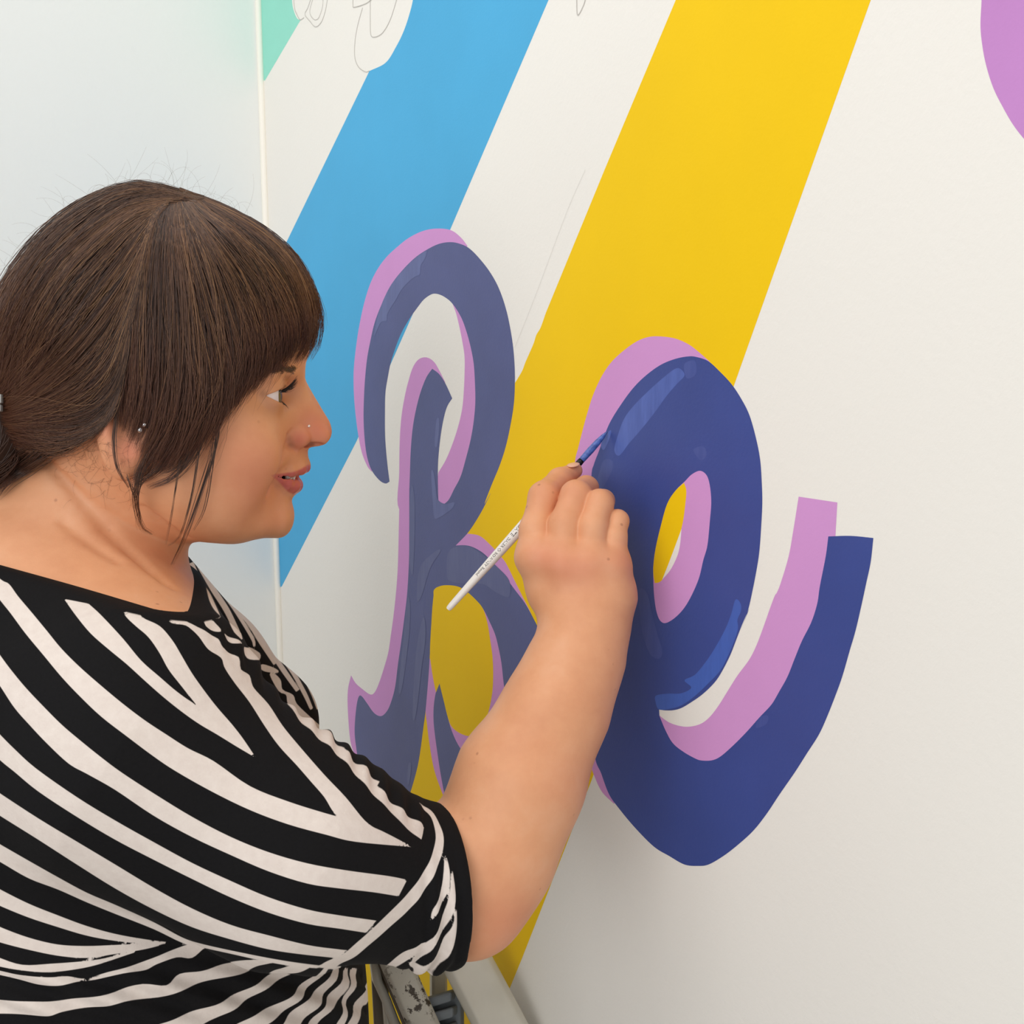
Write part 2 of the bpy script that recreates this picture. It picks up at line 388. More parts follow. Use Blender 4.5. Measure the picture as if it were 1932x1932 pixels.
strokes = [
 (letE, M_W1, z3([(690, 308), (725, 312), (745, 350), (700, 400), (640, 470), (560, 580), (480, 680), (410, 760), (350, 835), (320, 800), (345, 700), (380, 610), (440, 530), (530, 440), (620, 360)])),
 (letE, M_W1, z3([(290, 685), (300, 700), (270, 780), (250, 800), (240, 760)])),
 (letE, M_W2, z3([(260, 860), (310, 870), (300, 940), (230, 1060), (205, 1040), (230, 930)])),
 (letE, M_W2, z3([(745, 280), (810, 260), (815, 340), (760, 365)])),
 (letE, M_W2, z3([(800, 800), (860, 780), (880, 830), (845, 865)])),
 (letE, M_W3, z4([(960, 97), (990, 120), (992, 165), (972, 215), (975, 265), (955, 335), (920, 420), (870, 515), (800, 590), (720, 665), (640, 720), (560, 742), (508, 742), (490, 700), (492, 662), (560, 650), (640, 648), (700, 615), (660, 572), (720, 540), (780, 470), (840, 380), (900, 270), (935, 180)])),
 (letE, M_W2, z4([(390, 40), (440, 60), (470, 180), (500, 300), (530, 400), (510, 445), (460, 420), (420, 320), (400, 200)])),
 (letE, M_W2, z4([(1100, 790), (1150, 780), (1140, 830), (1080, 850)])),
 (letR, M_W4, z1([(635, 255), (630, 300), (600, 350), (595, 405), (550, 430), (480, 500), (440, 570), (385, 660), (380, 705), (340, 720), (300, 805), (310, 720), (350, 590), (410, 470), (480, 385), (560, 305)])),
 (letR, M_W4, z1([(705, 1350), (722, 1350), (720, 1430), (710, 1520), (692, 1520), (695, 1430)])),
 (letR, M_W4, z1([(668, 1700), (685, 1695), (700, 1790), (712, 1870), (760, 1900), (820, 1890), (800, 1935), (720, 1990), (690, 1990), (680, 1900)])),
 (letR, M_W5, z2([(475, 50), (490, 120), (492, 300), (485, 500), (478, 555), (462, 480), (462, 200)])),
 (letR, M_W5, z2([(680, 440), (720, 400), (800, 395), (880, 440), (960, 510), (1030, 590), (1030, 680), (960, 660), (880, 610), (760, 605), (690, 590), (675, 550)])),
 (letR, M_W5, z2([(520, 520), (600, 430), (640, 420), (580, 520), (530, 680), (505, 690)])),
 (letR, M_W5, z2([(450, 700), (465, 720), (460, 900), (420, 1200), (400, 1200), (430, 900)])),
 (letR, M_W5, z2([(540, 800), (555, 900), (530, 1100), (500, 1350), (480, 1350), (500, 1000)])),
 (letR, M_W5, z2([(455, 1640), (472, 1640), (462, 1740), (450, 1740)])),
]
for pr, m, pl in strokes: painted('brush_stroke', [pl], m, pr)

# pencil sketch lines still to be painted
M_PENCIL = plain('pencil_line', (192, 187, 182), 0.7)
def pencil(lines):
    mb = MB()
    for ln, w in lines:
        q = nurb(ln, 8)
        pts = [wall_pt(x, y, 0.0004) for x, y in q]
        V = []; F = []
        for i, p in enumerate(pts):
            tg = pts[min(i+1, len(pts)-1)]-pts[max(i-1, 0)]; tg /= np.linalg.norm(tg)+1e-9
            sd = np.cross(tg, WN)*w
            V += [p-sd, p+sd]
            if i: F.append((2*i-2, 2*i-1, 2*i+1, 2*i))
        mb.add(V, F)
    return mb.build('pencil_sketch', M_PENCIL, wall_mural, smooth=False)
def z5(L): return [(400+p[0]/2.76, p[1]/2.76) for p in L]
pencil([
 (z5([(425, -40), (430, 40), (445, 80), (460, 103), (480, 92)]), 0.0004),
 (z5([(520, -20), (500, 40), (485, 75), (510, 110), (540, 140), (570, 115), (590, 60), (605, -20)]), 0.00035),
 (z5([(530, -20), (510, 60), (530, 100), (555, 95), (575, 40), (580, -20)]), 0.0003),
 (z5([(735, -20), (735, 25), (742, 38), (800, 20), (835, -5)]), 0.0004),
 (z5([(825, -20), (825, 100), (828, 180), (850, 193), (890, 170), (930, 100), (965, -10)]), 0.00035),
 (z5([(785, 40), (760, 130), (745, 220), (745, 300), (765, 350), (800, 374), (820, 370)]), 0.00035),
 (z5([(1900, -20), (1905, 78), (1935, 30), (1950, -20)]), 0.00035),
 ([(1105, 320), (1070, 400), (1010, 560), (972, 655)], 0.00009),
])['label'] = 'faint pencil sketch lines on the white wall'

# ------------------------------------------------------------------ implicit surfaces
def smin(a, b, k):
    h = np.clip(0.5+0.5*(b-a)/k, 0, 1)
    return b*(1-h)+a*h-k*h*(1-h)
def smax(a, b, k): return -smin(-a, -b, k)
def sd_cone(p, a, ra, b, rb):
    """capsule with linearly changing radius"""
    a = np.asarray(a, np.float32); b = np.asarray(b, np.float32); ba = b-a
    x = p[:, 0]-a[0]; y = p[:, 1]-a[1]; z = p[:, 2]-a[2]
    t = np.clip((x*ba[0]+y*ba[1]+z*ba[2])/max(float(np.dot(ba, ba)), 1e-12), 0, 1)
    x = x-t*ba[0]; y = y-t*ba[1]; z = z-t*ba[2]
    return np.sqrt(x*x+y*y+z*z)-(np.float32(ra)+np.float32(rb-ra)*t)
def sd_ell(p, c, R, r):
    """ellipsoid; rows of R are its axes"""
    q = (p-np.asarray(c, np.float32)) @ np.asarray(R, np.float32).T; r = np.asarray(r, np.float32)
    q = q/r; k0 = np.sqrt(q[:, 0]**2+q[:, 1]**2+q[:, 2]**2)
    q = q/r; k1 = np.sqrt(q[:, 0]**2+q[:, 1]**2+q[:, 2]**2)
    return k0*(k0-1)/np.maximum(k1, 1e-9)
def chain(p, pts, k):
    """pts: (point, radius) list"""
    f = None
    for (a, ra), (b, rb) in zip(pts[:-1], pts[1:]):
        g = sd_cone(p, a, ra, b, rb)
        f = g if f is None else smin(f, g, k)
    return f
def rpx(r, d): return r*d/FPX
def PR(px, py, d, r): return (P(px, py, d), rpx(r, d))

def axis_lines(lo, hi, fine, hf, hc):
    xs = [lo]
    while xs[-1] < hi:
        x = xs[-1]
        dist = min([0 if a <= x <= b else min(abs(x-a), abs(x-b)) for a, b in fine] or [1])
        xs.append(x+min(hc, hf+0.12*dist))
    return np.array(xs)

def polygonize(f, xs, ys, zs, B=8):
    nx, ny, nz = len(xs), len(ys), len(zs)
    bx, by, bz = [np.arange(0, n, B) for n in (nx, ny, nz)]
    def mid(a, b): return np.array([0.5*(a[i]+a[min(i+B, len(a)-1)]) for i in b]), np.array([0.5*(a[min(i+B, len(a)-1)]-a[i]) for i in b])
    mx, hx = mid(xs, bx); my, hy = mid(ys, by); mz, hz = mid(zs, bz)
    G = np.stack(np.meshgrid(mx, my, mz, indexing='ij'), -1).reshape(-1, 3)
    H = np.sqrt(sum(g**2 for g in np.meshgrid(hx, hy, hz, indexing='ij'))).ravel()
    fc = f(G.astype(np.float32))
    keep = np.abs(fc) < H*1.15+0.002
    Fv = np.repeat(np.repeat(np.repeat(np.where(fc < 0, -1.0, 1.0).astype(np.float32).reshape(len(bx), len(by), len(bz)), B, 0), B, 1), B, 2)[:nx, :ny, :nz].copy()
    ids = np.argwhere(keep.reshape(len(bx), len(by), len(bz)))
    for s in range(0, len(ids), 600):
        c = ids[s:s+600]; o = np.arange(B)
        I = (c[:, 0, None]*B+o); J = (c[:, 1, None]*B+o); K = (c[:, 2, None]*B+o)
        I, J, K = np.broadcast_arrays(I[:, :, None, None], J[:, None, :, None], K[:, None, None, :])
        I, J, K = I.ravel(), J.ravel(), K.ravel()
        ok = (I < nx) & (J < ny) & (K < nz); I, J, K = I[ok], J[ok], K[ok]
        Fv[I, J, K] = f(np.stack([xs[I], ys[J], zs[K]], 1).astype(np.float32))
    S = Fv < 0
    cnt = np.zeros((nx-1, ny-1, nz-1), np.int8)
    for a in (0, 1):
        for b in (0, 1):
            for c in (0, 1): cnt += S[a:nx-1+a, b:ny-1+b, c:nz-1+c]
    act = np.argwhere((cnt > 0) & (cnt < 8))
    idx = np.full(cnt.shape, -1, np.int32); idx[act[:, 0], act[:, 1], act[:, 2]] = np.arange(len(act))
    acc = np.zeros((len(act), 3)); num = np.zeros(len(act))
    i, j, k = act.T
    ax = (xs, ys, zs)
    for d in range(3):
        o1, o2 = [q for q in range(3) if q != d]
        for a in (0, 1):
            for b in (0, 1):
                off = [0, 0, 0]; off[o1] = a; off[o2] = b
                A = [i+off[0], j+off[1], k+off[2]]; Bq = [q.copy() for q in A]; Bq[d] = Bq[d]+1
                fa = Fv[A[0], A[1], A[2]]; fb = Fv[Bq[0], Bq[1], Bq[2]]
                m = (fa < 0) != (fb < 0)
                t = np.where(m, fa/np.where(m, fa-fb, 1), 0)
                pt = np.zeros((len(act), 3))
                for q in range(3):
                    va = ax[q][A[q]]; vb = ax[q][np.minimum(Bq[q], len(ax[q])-1)]
                    pt[:, q] = va+(vb-va)*t
                acc[m] += pt[m]; num[m] += 1
    V = acc/np.maximum(num, 1)[:, None]
    quads = []
    for d in range(3):
        sl0 = [slice(None)]*3; sl1 = [slice(None)]*3; sl0[d] = slice(0, -1); sl1[d] = slice(1, None)
        ch = S[tuple(sl0)] != S[tuple(sl1)]
        e = np.argwhere(ch)
        o1, o2 = (d+1) % 3, (d+2) % 3
        lim = [nx-1, ny-1, nz-1]
        e = e[(e[:, o1] >= 1) & (e[:, o2] >= 1) & (e[:, o1] < lim[o1]) & (e[:, o2] < lim[o2])]
        def cell(s1, s2):
            c = e.copy(); c[:, o1] += s1; c[:, o2] += s2
            return idx[c[:, 0], c[:, 1], c[:, 2]]
        q = np.stack([cell(-1, -1), cell(0, -1), cell(0, 0), cell(-1, 0)], 1)
        ins = S[e[:, 0], e[:, 1], e[:, 2]]
        q[~ins] = q[~ins][:, ::-1]
        quads.append(q[(q >= 0).all(1)])
    Q = np.concatenate(quads)
    # pull the vertices onto the true surface
    ev = 0.0004; tet = np.array([[1, -1, -1], [-1, -1, 1], [-1, 1, -1], [1, 1, 1]])*ev
    V = V.astype(np.float32); tet = tet.astype(np.float32)
    for _ in range(2):
        fv = f(V); g = sum(f(V+t)[:, None]*t for t in tet)/(4*ev*ev)
        gn = np.maximum((g*g).sum(1), 0.09)
        V = V-np.clip(fv/gn, -0.002, 0.002)[:, None]*g
    return V, Q

def blur2(A, n):
    for _ in range(n):
        B_ = A.copy()
        B_[1:-1] = (A[:-2]+2*A[1:-1]+A[2:])/4; A = B_.copy()
        A[:, 1:-1] = (B_[:, :-2]+2*B_[:, 1:-1]+B_[:, 2:])/4
    return A
def poly_sd(pts, poly):
    """signed distance to a closed 2D polygon, negative inside"""
    pts = np.asarray(pts, float); out = np.empty(len(pts)); a = np.asarray(poly, float); b = np.roll(a, -1, 0); e = b-a
    ee = np.maximum((e*e).sum(1), 1e-12)
    for s in range(0, len(pts), 20000):
        p = pts[s:s+20000]
        w = p[:, None]-a[None]
        t = np.clip((w*e).sum(2)/ee, 0, 1)
        dd = ((w-e*t[..., None])**2).sum(2).min(1)
        c1 = p[:, None, 1] >= a[None, :, 1]; c2 = p[:, None, 1] < b[None, :, 1]
        cr = e[None, :, 0]*w[..., 1] > e[None, :, 1]*w[..., 0]
        ins = ((c1 & c2 & cr) | (~c1 & ~c2 & ~cr)).sum(1) % 2 == 1
        out[s:s+20000] = np.sqrt(dd)*np.where(ins, -1, 1)
    return out

# ------------------------------------------------------------------ the head, in its own sagittal frame
DH = 0.72
EU = np.array([0.968, 0.25, 0.0]); EU /= np.linalg.norm(EU)      # where she faces
EV = np.array([0.0, 0.0, 1.0])
ES = np.array([EU[1], -EU[0], 0.0])                               # her right side, towards the camera
HO = P(480, 750, DH)
def HP(px, py, s=0.0): return ray_plane(px, py, HO+ES*s, ES)
def uv(px, py):
    q = HP(px, py)-HO; return np.dot(q, EU), np.dot(q, EV)
US = 0.0012
UL, UH, VL, VH = -0.26, 0.10, -0.17, 0.19
gu = np.arange(UL, UH, US); gv = np.arange(VL, VH, US)
GUV = np.stack(np.meshgrid(gu, gv, indexing='ij'), -1)

class Infl:
    """half width of a rounded body from its side outline"""
    def __init__(s, outline_px, targets, D0=0.007, n=5):
        q = nurb(outline_px, n, closed=True)
        s.poly = np.array([uv(x, y) for x, y in q])
        sd = -poly_sd(GUV.reshape(-1, 2), s.poly).reshape(GUV.shape[:2])
        ins = sd > 0
        W = np.maximum(sd, 0)*0.05; W0 = W.copy()
        # multigrid-free: coarse solve then refine by over-relaxation
        par = (np.add.outer(np.arange(W.shape[0]), np.arange(W.shape[1])) % 2).astype(bool)
        m0 = ins & par; m1 = ins & ~par; m0[[0, -1]] = 0; m0[:, [0, -1]] = 0; m1[[0, -1]] = 0; m1[:, [0, -1]] = 0
        om = 1.975
        for it in range(420):
            for m in (m0, m1):
                A = np.zeros_like(W)
                A[1:-1, 1:-1] = (W[:-2, 1:-1]+W[2:, 1:-1]+W[1:-1, :-2]+W[1:-1, 2:]+4*US*US)/4
                W[m] += om*(A[m]-W[m])
        dd = D0*np.tanh(sd/D0)
        Q = np.where(sd > 0.0015, W/np.maximum(dd, 1e-4), np.nan)
        wgt = np.where(np.isnan(Q), 0.0, 1.0); Q = np.nan_to_num(Q)
        a, b = blur2(Q, 6), blur2(wgt, 6)
        a2, b2 = blur2(a, 60), blur2(b, 60)
        Qs = np.where(b > 0.25, a/np.maximum(b, 1e-6), a2/np.maximum(b2, 1e-6))
        Qs = np.where(b2 > 1e-5, Qs, 0.02)
        s.W = np.where(sd > 0, dd*np.maximum(Qs, 0.004), np.maximum(sd, -0.03)*0.06)
        # known half widths (mm) at pixels: smooth correction field through them
        tp = np.array([uv(a, b) for a, b, c in targets]); tw = np.array([c for a, b, c in targets])/1000
        lr = np.clip(np.log(tw/np.maximum(s.half(tp[:, 0], tp[:, 1]), 1e-3)), -1.6, 1.2)
        c2 = 0.007**2
        K = np.sqrt(((tp[:, None]-tp[None])**2).sum(2)+c2); mn = lr.mean()
        co = np.linalg.solve(K+1e-5*np.eye(len(tp)), lr-mn)
        L = mn+sum(w*np.sqrt((GUV[..., 0]-x)**2+(GUV[..., 1]-y)**2+c2) for w, (x, y) in zip(co, tp))
        s.W = s.W*np.exp(2*np.clip(L, -1.8, 1.3))
        s.W = blur2(s.W, 2)
        s.Gu, s.Gv = np.gradient(s.W, US)
    def samp(s, A, u, v):
        x = np.clip((u-UL)/US, 0, A.shape[0]-1.001); y = np.clip((v-VL)/US, 0, A.shape[1]-1.001)
        i = x.astype(int); j = y.astype(int); fx = x-i; fy = y-j
        return (A[i, j]*(1-fx)+A[i+1, j]*fx)*(1-fy)+(A[i, j+1]*(1-fx)+A[i+1, j+1]*fx)*fy
    def f(s, p):
        q = p-HO; u = q @ EU; v = q @ EV; w = q @ ES
        W = s.samp(s.W, u, v)
        g = np.sqrt(4*w*w+s.samp(s.Gu, u, v)**2+s.samp(s.Gv, u, v)**2+1e-5)
        out = np.maximum(np.maximum(UL-u, u-UH), np.maximum(VL-v, v-VH))
        return np.maximum((w*w-W)/g, out)
    def half(s, u, v): return np.sqrt(np.maximum(s.samp(s.W, u, v), 0))

face_profile = [(583, 640), (580, 668), (573, 688), (570.5, 704), (573.5, 717), (585, 738), (599, 761), (612, 782), (621, 796), (625.5, 811), (624.5, 822), (619, 832), (606, 838.5), (590, 840), (581.5, 842.5), (578.3, 852), (580, 864), (581.5, 872), (578, 880), (568, 889), (560, 896), (557, 905), (558, 918), (553, 931), (545, 940), (543, 949), (545, 962), (544, 975), (539, 989), (526, 1003), (507, 1010), (480, 1014), (457, 1019.5), (437, 1021), (414, 1019), (385, 1016), (340, 1010), (290, 985),
 (230, 950), (170, 905), (110, 850), (62, 770), (40, 690), (36, 610), (52, 530), (92, 465), (155, 420), (240, 394), (330, 388), (415, 406), (482, 442), (532, 490), (565, 550), (580, 602)]
HEAD = Infl(face_profile, [(566, 825, 13.5), (602, 800, 8.5), (592, 770, 8.5), (580, 738, 7), (560, 760, 18), (540, 760, 27), (540, 820, 24), (514, 897, 24.5), (540, 890, 18), (535, 925, 16), (560, 868, 15), (497, 745, 45), (520, 770, 37), (460, 850, 60),
 (510, 860, 38), (530, 980, 18), (538, 950, 11), (500, 970, 32), (450, 990, 46), (450, 690, 62), (540, 700, 33), (560, 680, 24), (560, 620, 38), (520, 620, 52), (400, 850, 68), (350, 800, 72), (300, 600, 77), (450, 550, 66), (200, 500, 70), (120, 700, 58), (350, 950, 66), (480, 930, 42), (250, 850, 68)])
RH = np.array([EU, EV, ES])
def HS(px, py, ds=0.0):
    """point on the bare head surface seen at a pixel, moved sideways by ds"""
    r = FW+(px-966)/FPX*RT+(966-py)/FPX*UPV; t = np.dot(HO-CAM, ES)/np.dot(r, ES)
    for _ in range(8):
        q = CAM+r*t-HO; w = HEAD.half(np.array([q @ EU]), np.array([q @ EV]))[0]
        t = (np.dot(HO-CAM, ES)+w)/np.dot(r, ES)
    return CAM+r*t+ES*ds
EYE = HP(496, 747, 0.0335); ER = 0.0125
EYEL = EYE-2*np.dot(EYE-HO, ES)*ES
def mir(p):
    w = (p-HO) @ ES
    return p+np.outer(np.abs(w)-w, ES)

FEAT = {
 'wing': HS(562, 826, -0.0004),
 'crease': [(HS(551, 812, .0010), .0010), (HS(545.5, 822, .0010), .0018), (HS(544.5, 834, .0010), .0023), (HS(549, 844, .0010), .0022), (HS(558, 849, .0010), .0012)],
 'fold': [(HS(538, 848, .0005), .0004), (HS(522, 872, .0006), .0008), (HS(509, 893, .0008), .0010), (HS(503, 915, .0008), .0008), (HS(501, 930, .0008), .0003)],
}
def face_f(p):
    """head with nose wings, lips, lids and ears; evaluated on the near half and mirrored"""
    f = HEAD.f(p)
    near = (f < 0.022)
    if not near.any(): return f
    q = mir(p[near]); g = f[near]
    # cheek
    g = smin(g, sd_ell(q, HP(448, 862, 0.044), RH, (0.024, 0.028, 0.0145)), 0.020)
    # brow ridge
    g = smin(g, sd_cone(q, HP(556, 703, 0.012), 0.0045, HP(505, 712, 0.042), 0.004), 0.012)
    # eye socket towards the nose, then the ball under its lids
    g = smax(g, -sd_ell(q, HP(552, 742, 0.031), RH, (0.020, 0.0085, 0.0165)), 0.010)
    lid = np.linalg.norm(q-EYE, axis=1)-(ER+0.0016)
    g = smin(g, lid, 0.005)
    # upper lid fold
    g = smin(g, chain(q, [(HP(474, 745, 0.044), 0.0022), (HP(497, 735, 0.0425), 0.0030), (HP(520, 727, 0.036), 0.0030), (HP(533, 727, 0.025), 0.0022)], 0.003), 0.005)
    # lid opening: a wedge between two planes through the ball
    r = (q-EYE) @ RH.T
    up = r[:, 1]-(0.0014+0.27*r[:, 0])+5*r[:, 2]**2
    lo = (0.0006-0.46*r[:, 0])-r[:, 1]+4*r[:, 2]**2
    wedge = np.maximum(np.maximum(up, lo), -(r[:, 0]-0.0002))
    wedge = np.maximum(wedge, np.linalg.norm(r, axis=1)-0.020)
    g = smax(g, -wedge, 0.0012)
    # nose wing, nostril, crease behind the wing
    g = smin(g, sd_ell(q, FEAT['wing'], RH, (0.0078, 0.0072, 0.0042)), 0.0030)
    g = smin(g, sd_ell(q, HP(592, 823, 0.0075), RH, (0.0105, 0.0072, 0.0050)), 0.006)
    g = smax(g, -sd_ell(q, HP(588, 838.5, 0.0085), RH, (0.0078, 0.0023, 0.0044)), 0.0015)
    g = smax(g, -chain(q, FEAT['crease'], 0.001), 0.0022)
    # fold from the nose to the mouth corner
    g = smax(g, -chain(q, FEAT['fold'], 0.001), 0.007)
    # lips
    mo = [(574, 882, 0.0), (566, 885, 0.009), (549, 890, 0.0165), (528, 894, 0.0215), (514, 897, 0.0250)]
    ru = [0.0042, 0.0040, 0.0030, 0.0020, 0.0012]
    g = smin(g, chain(q, [(HP(*a), b) for a, b in zip(mo, ru)], 0.002), 0.0045)
    ml = [(556, 915, 0.0), (551, 915, 0.008), (540, 912, 0.0150), (526, 906, 0.0210), (515, 899, 0.0248)]
    rl = [0.0058, 0.0054, 0.0043, 0.0030, 0.0012]
    g = smin(g, chain(q, [(HP(*a), b) for a, b in zip(ml, rl)], 0.002), 0.004)
    # parted mouth
    mm = [(574, 897, 0.0), (560, 898, 0.008), (545, 899.5, 0.0155), (530, 899.5, 0.0215), (514, 898, 0.027)]
    rm = [0.0022, 0.0022, 0.0022, 0.0019, 0.0007]
    g = smax(g, -chain(q, [(HP(*a), b) for a, b in zip(mm, rm)], 0.001), 0.0016)
    g = smax(g, -chain(q, [(HP(548, 898, 0.0), 0.0035), (HP(540, 899, 0.012), 0.003), (HP(530, 899, 0.018), 0.0016)], 0.001), 0.0016)
    # dip under the lower lip, chin ball
    g = smin(g, sd_ell(q, HP(528, 975, 0.0), RH, (0.0085, 0.0130, 0.017)), 0.010)
    # ear
    ec = HP(235, 800, 0.076)
    e = smax(sd_ell(q, ec, RH, (0.017, 0.031, 0.010)), -sd_ell(q, HP(240, 795, 0.086), RH, (0.010, 0.020, 0.007)), 0.004)
    e = smin(e, sd_ell(q, HP(233, 868, 0.0745), RH, (0.0095, 0.0125, 0.0055)), 0.006)
    g = smin(g, e, 0.006)
    f = f.copy(); f[near] = g
    return f

# ------------------------------------------------------------------ trunk and arms
NECK = [PR(208, 900, 0.715, 150), PR(172, 1010, 0.715, 146), PR(128, 1110, 0.72, 160), PR(110, 1230, 0.73, 192)]
SLEEVE = [PR(270, 1430, 0.625, 258), PR(555, 1608, 0.625, 192), PR(846, 1678, 0.665, 124), PR(930, 1700, 0.677, 106)]
ELB = P(880, 1690, 0.672)
FORE = [PR(700, 1640, 0.65, 120), PR(882, 1686, 0.672, 104), PR(930, 1600, 0.676, 110), PR(982, 1470, 0.684, 112), PR(1050, 1335, 0.694, 90), PR(1092, 1235, 0.702, 76), PR(1104, 1180, 0.704, 70)]
CUFFP = P(891, 1705, 0.622)
CUFFN = np.cross(P(836, 1546, 0.668)-CUFFP, P(846, 1822, 0.660)-CUFFP); CUFFN /= np.linalg.norm(CUFFN)
if CUFFN[0] < 0: CUFFN = -CUFFN

def trunk_f(p, inset=0.0, sleeves=True):
    f = chain(p, [PR(60, 1050, 0.735, 230), PR(60, 1330, 0.70, 350), PR(110, 1700, 0.71, 400)], 0.05)         # back
    f = smin(f, chain(p, NECK[2:], 0.03), 0.05)
    f = smin(f, chain(p, [PR(160, 1140, 0.70, 140), PR(250, 1330, 0.63, 235)], 0.03), 0.04)                   # near shoulder
    f = smin(f, chain(p, [PR(262, 1112, 0.81, 108), PR(390, 1258, 0.86, 106), PR(482, 1368, 0.90, 110), PR(495, 1560, 0.90, 105)], 0.015), 0.02)  # far shoulder
    f = smin(f, sd_ell(p, P(390, 1680, 0.80), np.eye(3), (0.098, 0.12, 0.13)), 0.04)                            # chest
    f = smin(f, sd_ell(p, P(255, 1980, 0.745), np.eye(3), (0.163, 0.165, 0.20)), 0.05)                          # belly
    return f+inset
def sleeve_f(p, inset=0.0):
    g = chain(p, SLEEVE, 0.03)
    return smax(g, (p-CUFFP) @ CUFFN, 0.003)+inset
NKP = [P(365, 1131, 0.665), P(0, 1068, 0.600), P(357, 1037, 0.83)]
NKN = np.cross(NKP[1]-NKP[0], NKP[2]-NKP[0]); NKN /= np.linalg.norm(NKN)
if NKN[2] < 0: NKN = -NKN
def neck_cut(p): return (p-NKP[0]) @ NKN

# right hand, back of the hand to the camera
FING = {
 'index': [(1013, 1050, .712, 40), (1011, 1000, .716, 30), (1027, 938, .728, 29), (1056, 906, .749, 22), (1084, 888, .761, 15)],
 'middle': [(1063, 1060, .705, 40), (1066, 992, .708, 31), (1087, 936, .718, 29), (1106, 921, .745, 22), (1098, 921, .764, 18)],
 'ring': [(1113, 1060, .703, 38), (1117, 998, .704, 28.5), (1131, 950, .712, 25.5), (1138, 945, .735, 20), (1120, 950, .755, 17)],
 'pinky': [(1155, 1066, .704, 34), (1159, 1014, .706, 22.5), (1165, 983, .712, 20), (1166, 985, .728, 16), (1150, 990, .742, 14)],
}
THUMB = [(1050, 1125, .728, 42), (1024, 1050, .752, 30), (1036, 985, .776, 25), (1068, 915, .788, 18)]
def hand_f(p):
    palm = None
    for nm, w in (('index', 47), ('middle', 50), ('ring', 50), ('pinky', 50)):
        a = FING[nm][0]
        wc = {'index': (1080, 1175, .712, 44), 'middle': (1098, 1172, .706, 52), 'ring': (1118, 1172, .704, 52), 'pinky': (1138, 1175, .706, 46)}[nm]
        g = chain(p, [PR(*a[:3], a[3]), PR((a[0]+wc[0])/2, (a[1]+wc[1])/2+2, (a[2]+wc[2])/2+.002, w), PR(*wc)], 0.01)
        palm = g if palm is None else smin(palm, g, 0.012)
    fs = None
    for nm in FING:
        g = chain(p, [PR(*a) for a in FING[nm]], 0.004)
        # knuckle bones
        fs = g if fs is None else smin(fs, g, 0.0010)
    th = chain(p, [PR(*a) for a in THUMB], 0.006)
    fs = smin(fs, th, 0.0015)
    f = smin(palm, fs, 0.0045)
    for x, y, d, r in ((1014, 1052, .7035, 18), (1062, 1064, .6955, 22), (1113, 1066, .6940, 19), (1156, 1070, .697, 14)):
        f = smin(f, np.linalg.norm(p-P(x, y, d), axis=1)-rpx(r, d), 0.014)
    return f
# relaxed left arm, hanging beside the far side of the body
LSH = P(500, 1560, 0.90)
LARM = [(LSH, 0.044), (LSH+np.array([-0.01, -0.01, -0.10]), 0.041), (LSH+np.array([0.0, -0.02, -0.20]), 0.036), (LSH+np.array([0.02, -0.035, -0.37]), 0.025)]
def left_hand(p):
    w = LARM[-1][0]; fwd = np.array([0.12, -0.05, -1.0]); fwd /= np.linalg.norm(fwd)
    sd = np.array([0.8, 0.55, 0.0]); sd -= fwd*np.dot(sd, fwd); sd /= np.linalg.norm(sd); dn = np.cross(sd, fwd); dn = dn if dn[1] < 0 else -dn
    f = None
    for o, L in ((-.027, .058), (-.009, .070), (.009, .072), (.027, .064)):
        k = w+fwd*0.075+sd*o
        g = chain(p, [(w+fwd*.01+sd*o*.6, .015), (k, .0115), (k+fwd*L*.5+dn*.012, .0092), (k+fwd*L*.72+dn*.036, .0085), (k+fwd*L*.66+dn*.056, .0075)], .003)
        f = g if f is None else smin(f, g, 0.004)
    t = chain(p, [(w+fwd*.015+sd*.02, .014), (w+fwd*.045+sd*.045+dn*.012, .0115), (w+fwd*.075+sd*.048+dn*.03, .0095)], .004)
    return smin(f, t, .004)

def boxed(fn, lo, hi, m=0.03):
    lo = (np.array(lo)-m).astype(np.float32); hi = (np.array(hi)+m).astype(np.float32)
    def g(p):
        d = None
        for c in range(3):
            e = np.maximum(np.maximum(lo[c]-p[:, c], p[:, c]-hi[c]), 0)
            d = e if d is None else np.maximum(d, e)
        i = d <= 0; out = d+np.float32(m*0.7)
        if i.any(): out[i] = fn(p[i])
        return out
    return g
_hb = [P(a[0], a[1], a[2]) for q in FING.values() for a in q]+[P(*a[:3]) for a in THUMB]+[P(1090, 1175, .706)]
hand_b = boxed(hand_f, np.min(_hb, 0)-.02, np.max(_hb, 0)+.02)
lhand_b = boxed(left_hand, LARM[-1][0]-np.array([.07, .09, .19]), LARM[-1][0]+np.array([.09, .07, .03]))
fore_b = boxed(lambda p: chain(p, FORE, 0.02), np.min([a for a, r in FORE], 0)-.045, np.max([a for a, r in FORE], 0)+.045)
larm_b = boxed(lambda p: chain(p, LARM, 0.02), np.min([a for a, r in LARM], 0)-.045, np.max([a for a, r in LARM], 0)+.045)
_slv = [a for a, r in SLEEVE]
sleeve_b = boxed(lambda p: sleeve_f(p, 0.006), np.min(_slv, 0)-.085, np.max(_slv, 0)+.085)
trunk_b = boxed(lambda p: trunk_f(p, 0.005), (-0.6, 0.4, 0.5), (0.1, 1.1, 1.52))
head_b = boxed(face_f, (-0.5, 0.4, 1.34), (0.0, 1.0, 1.70))
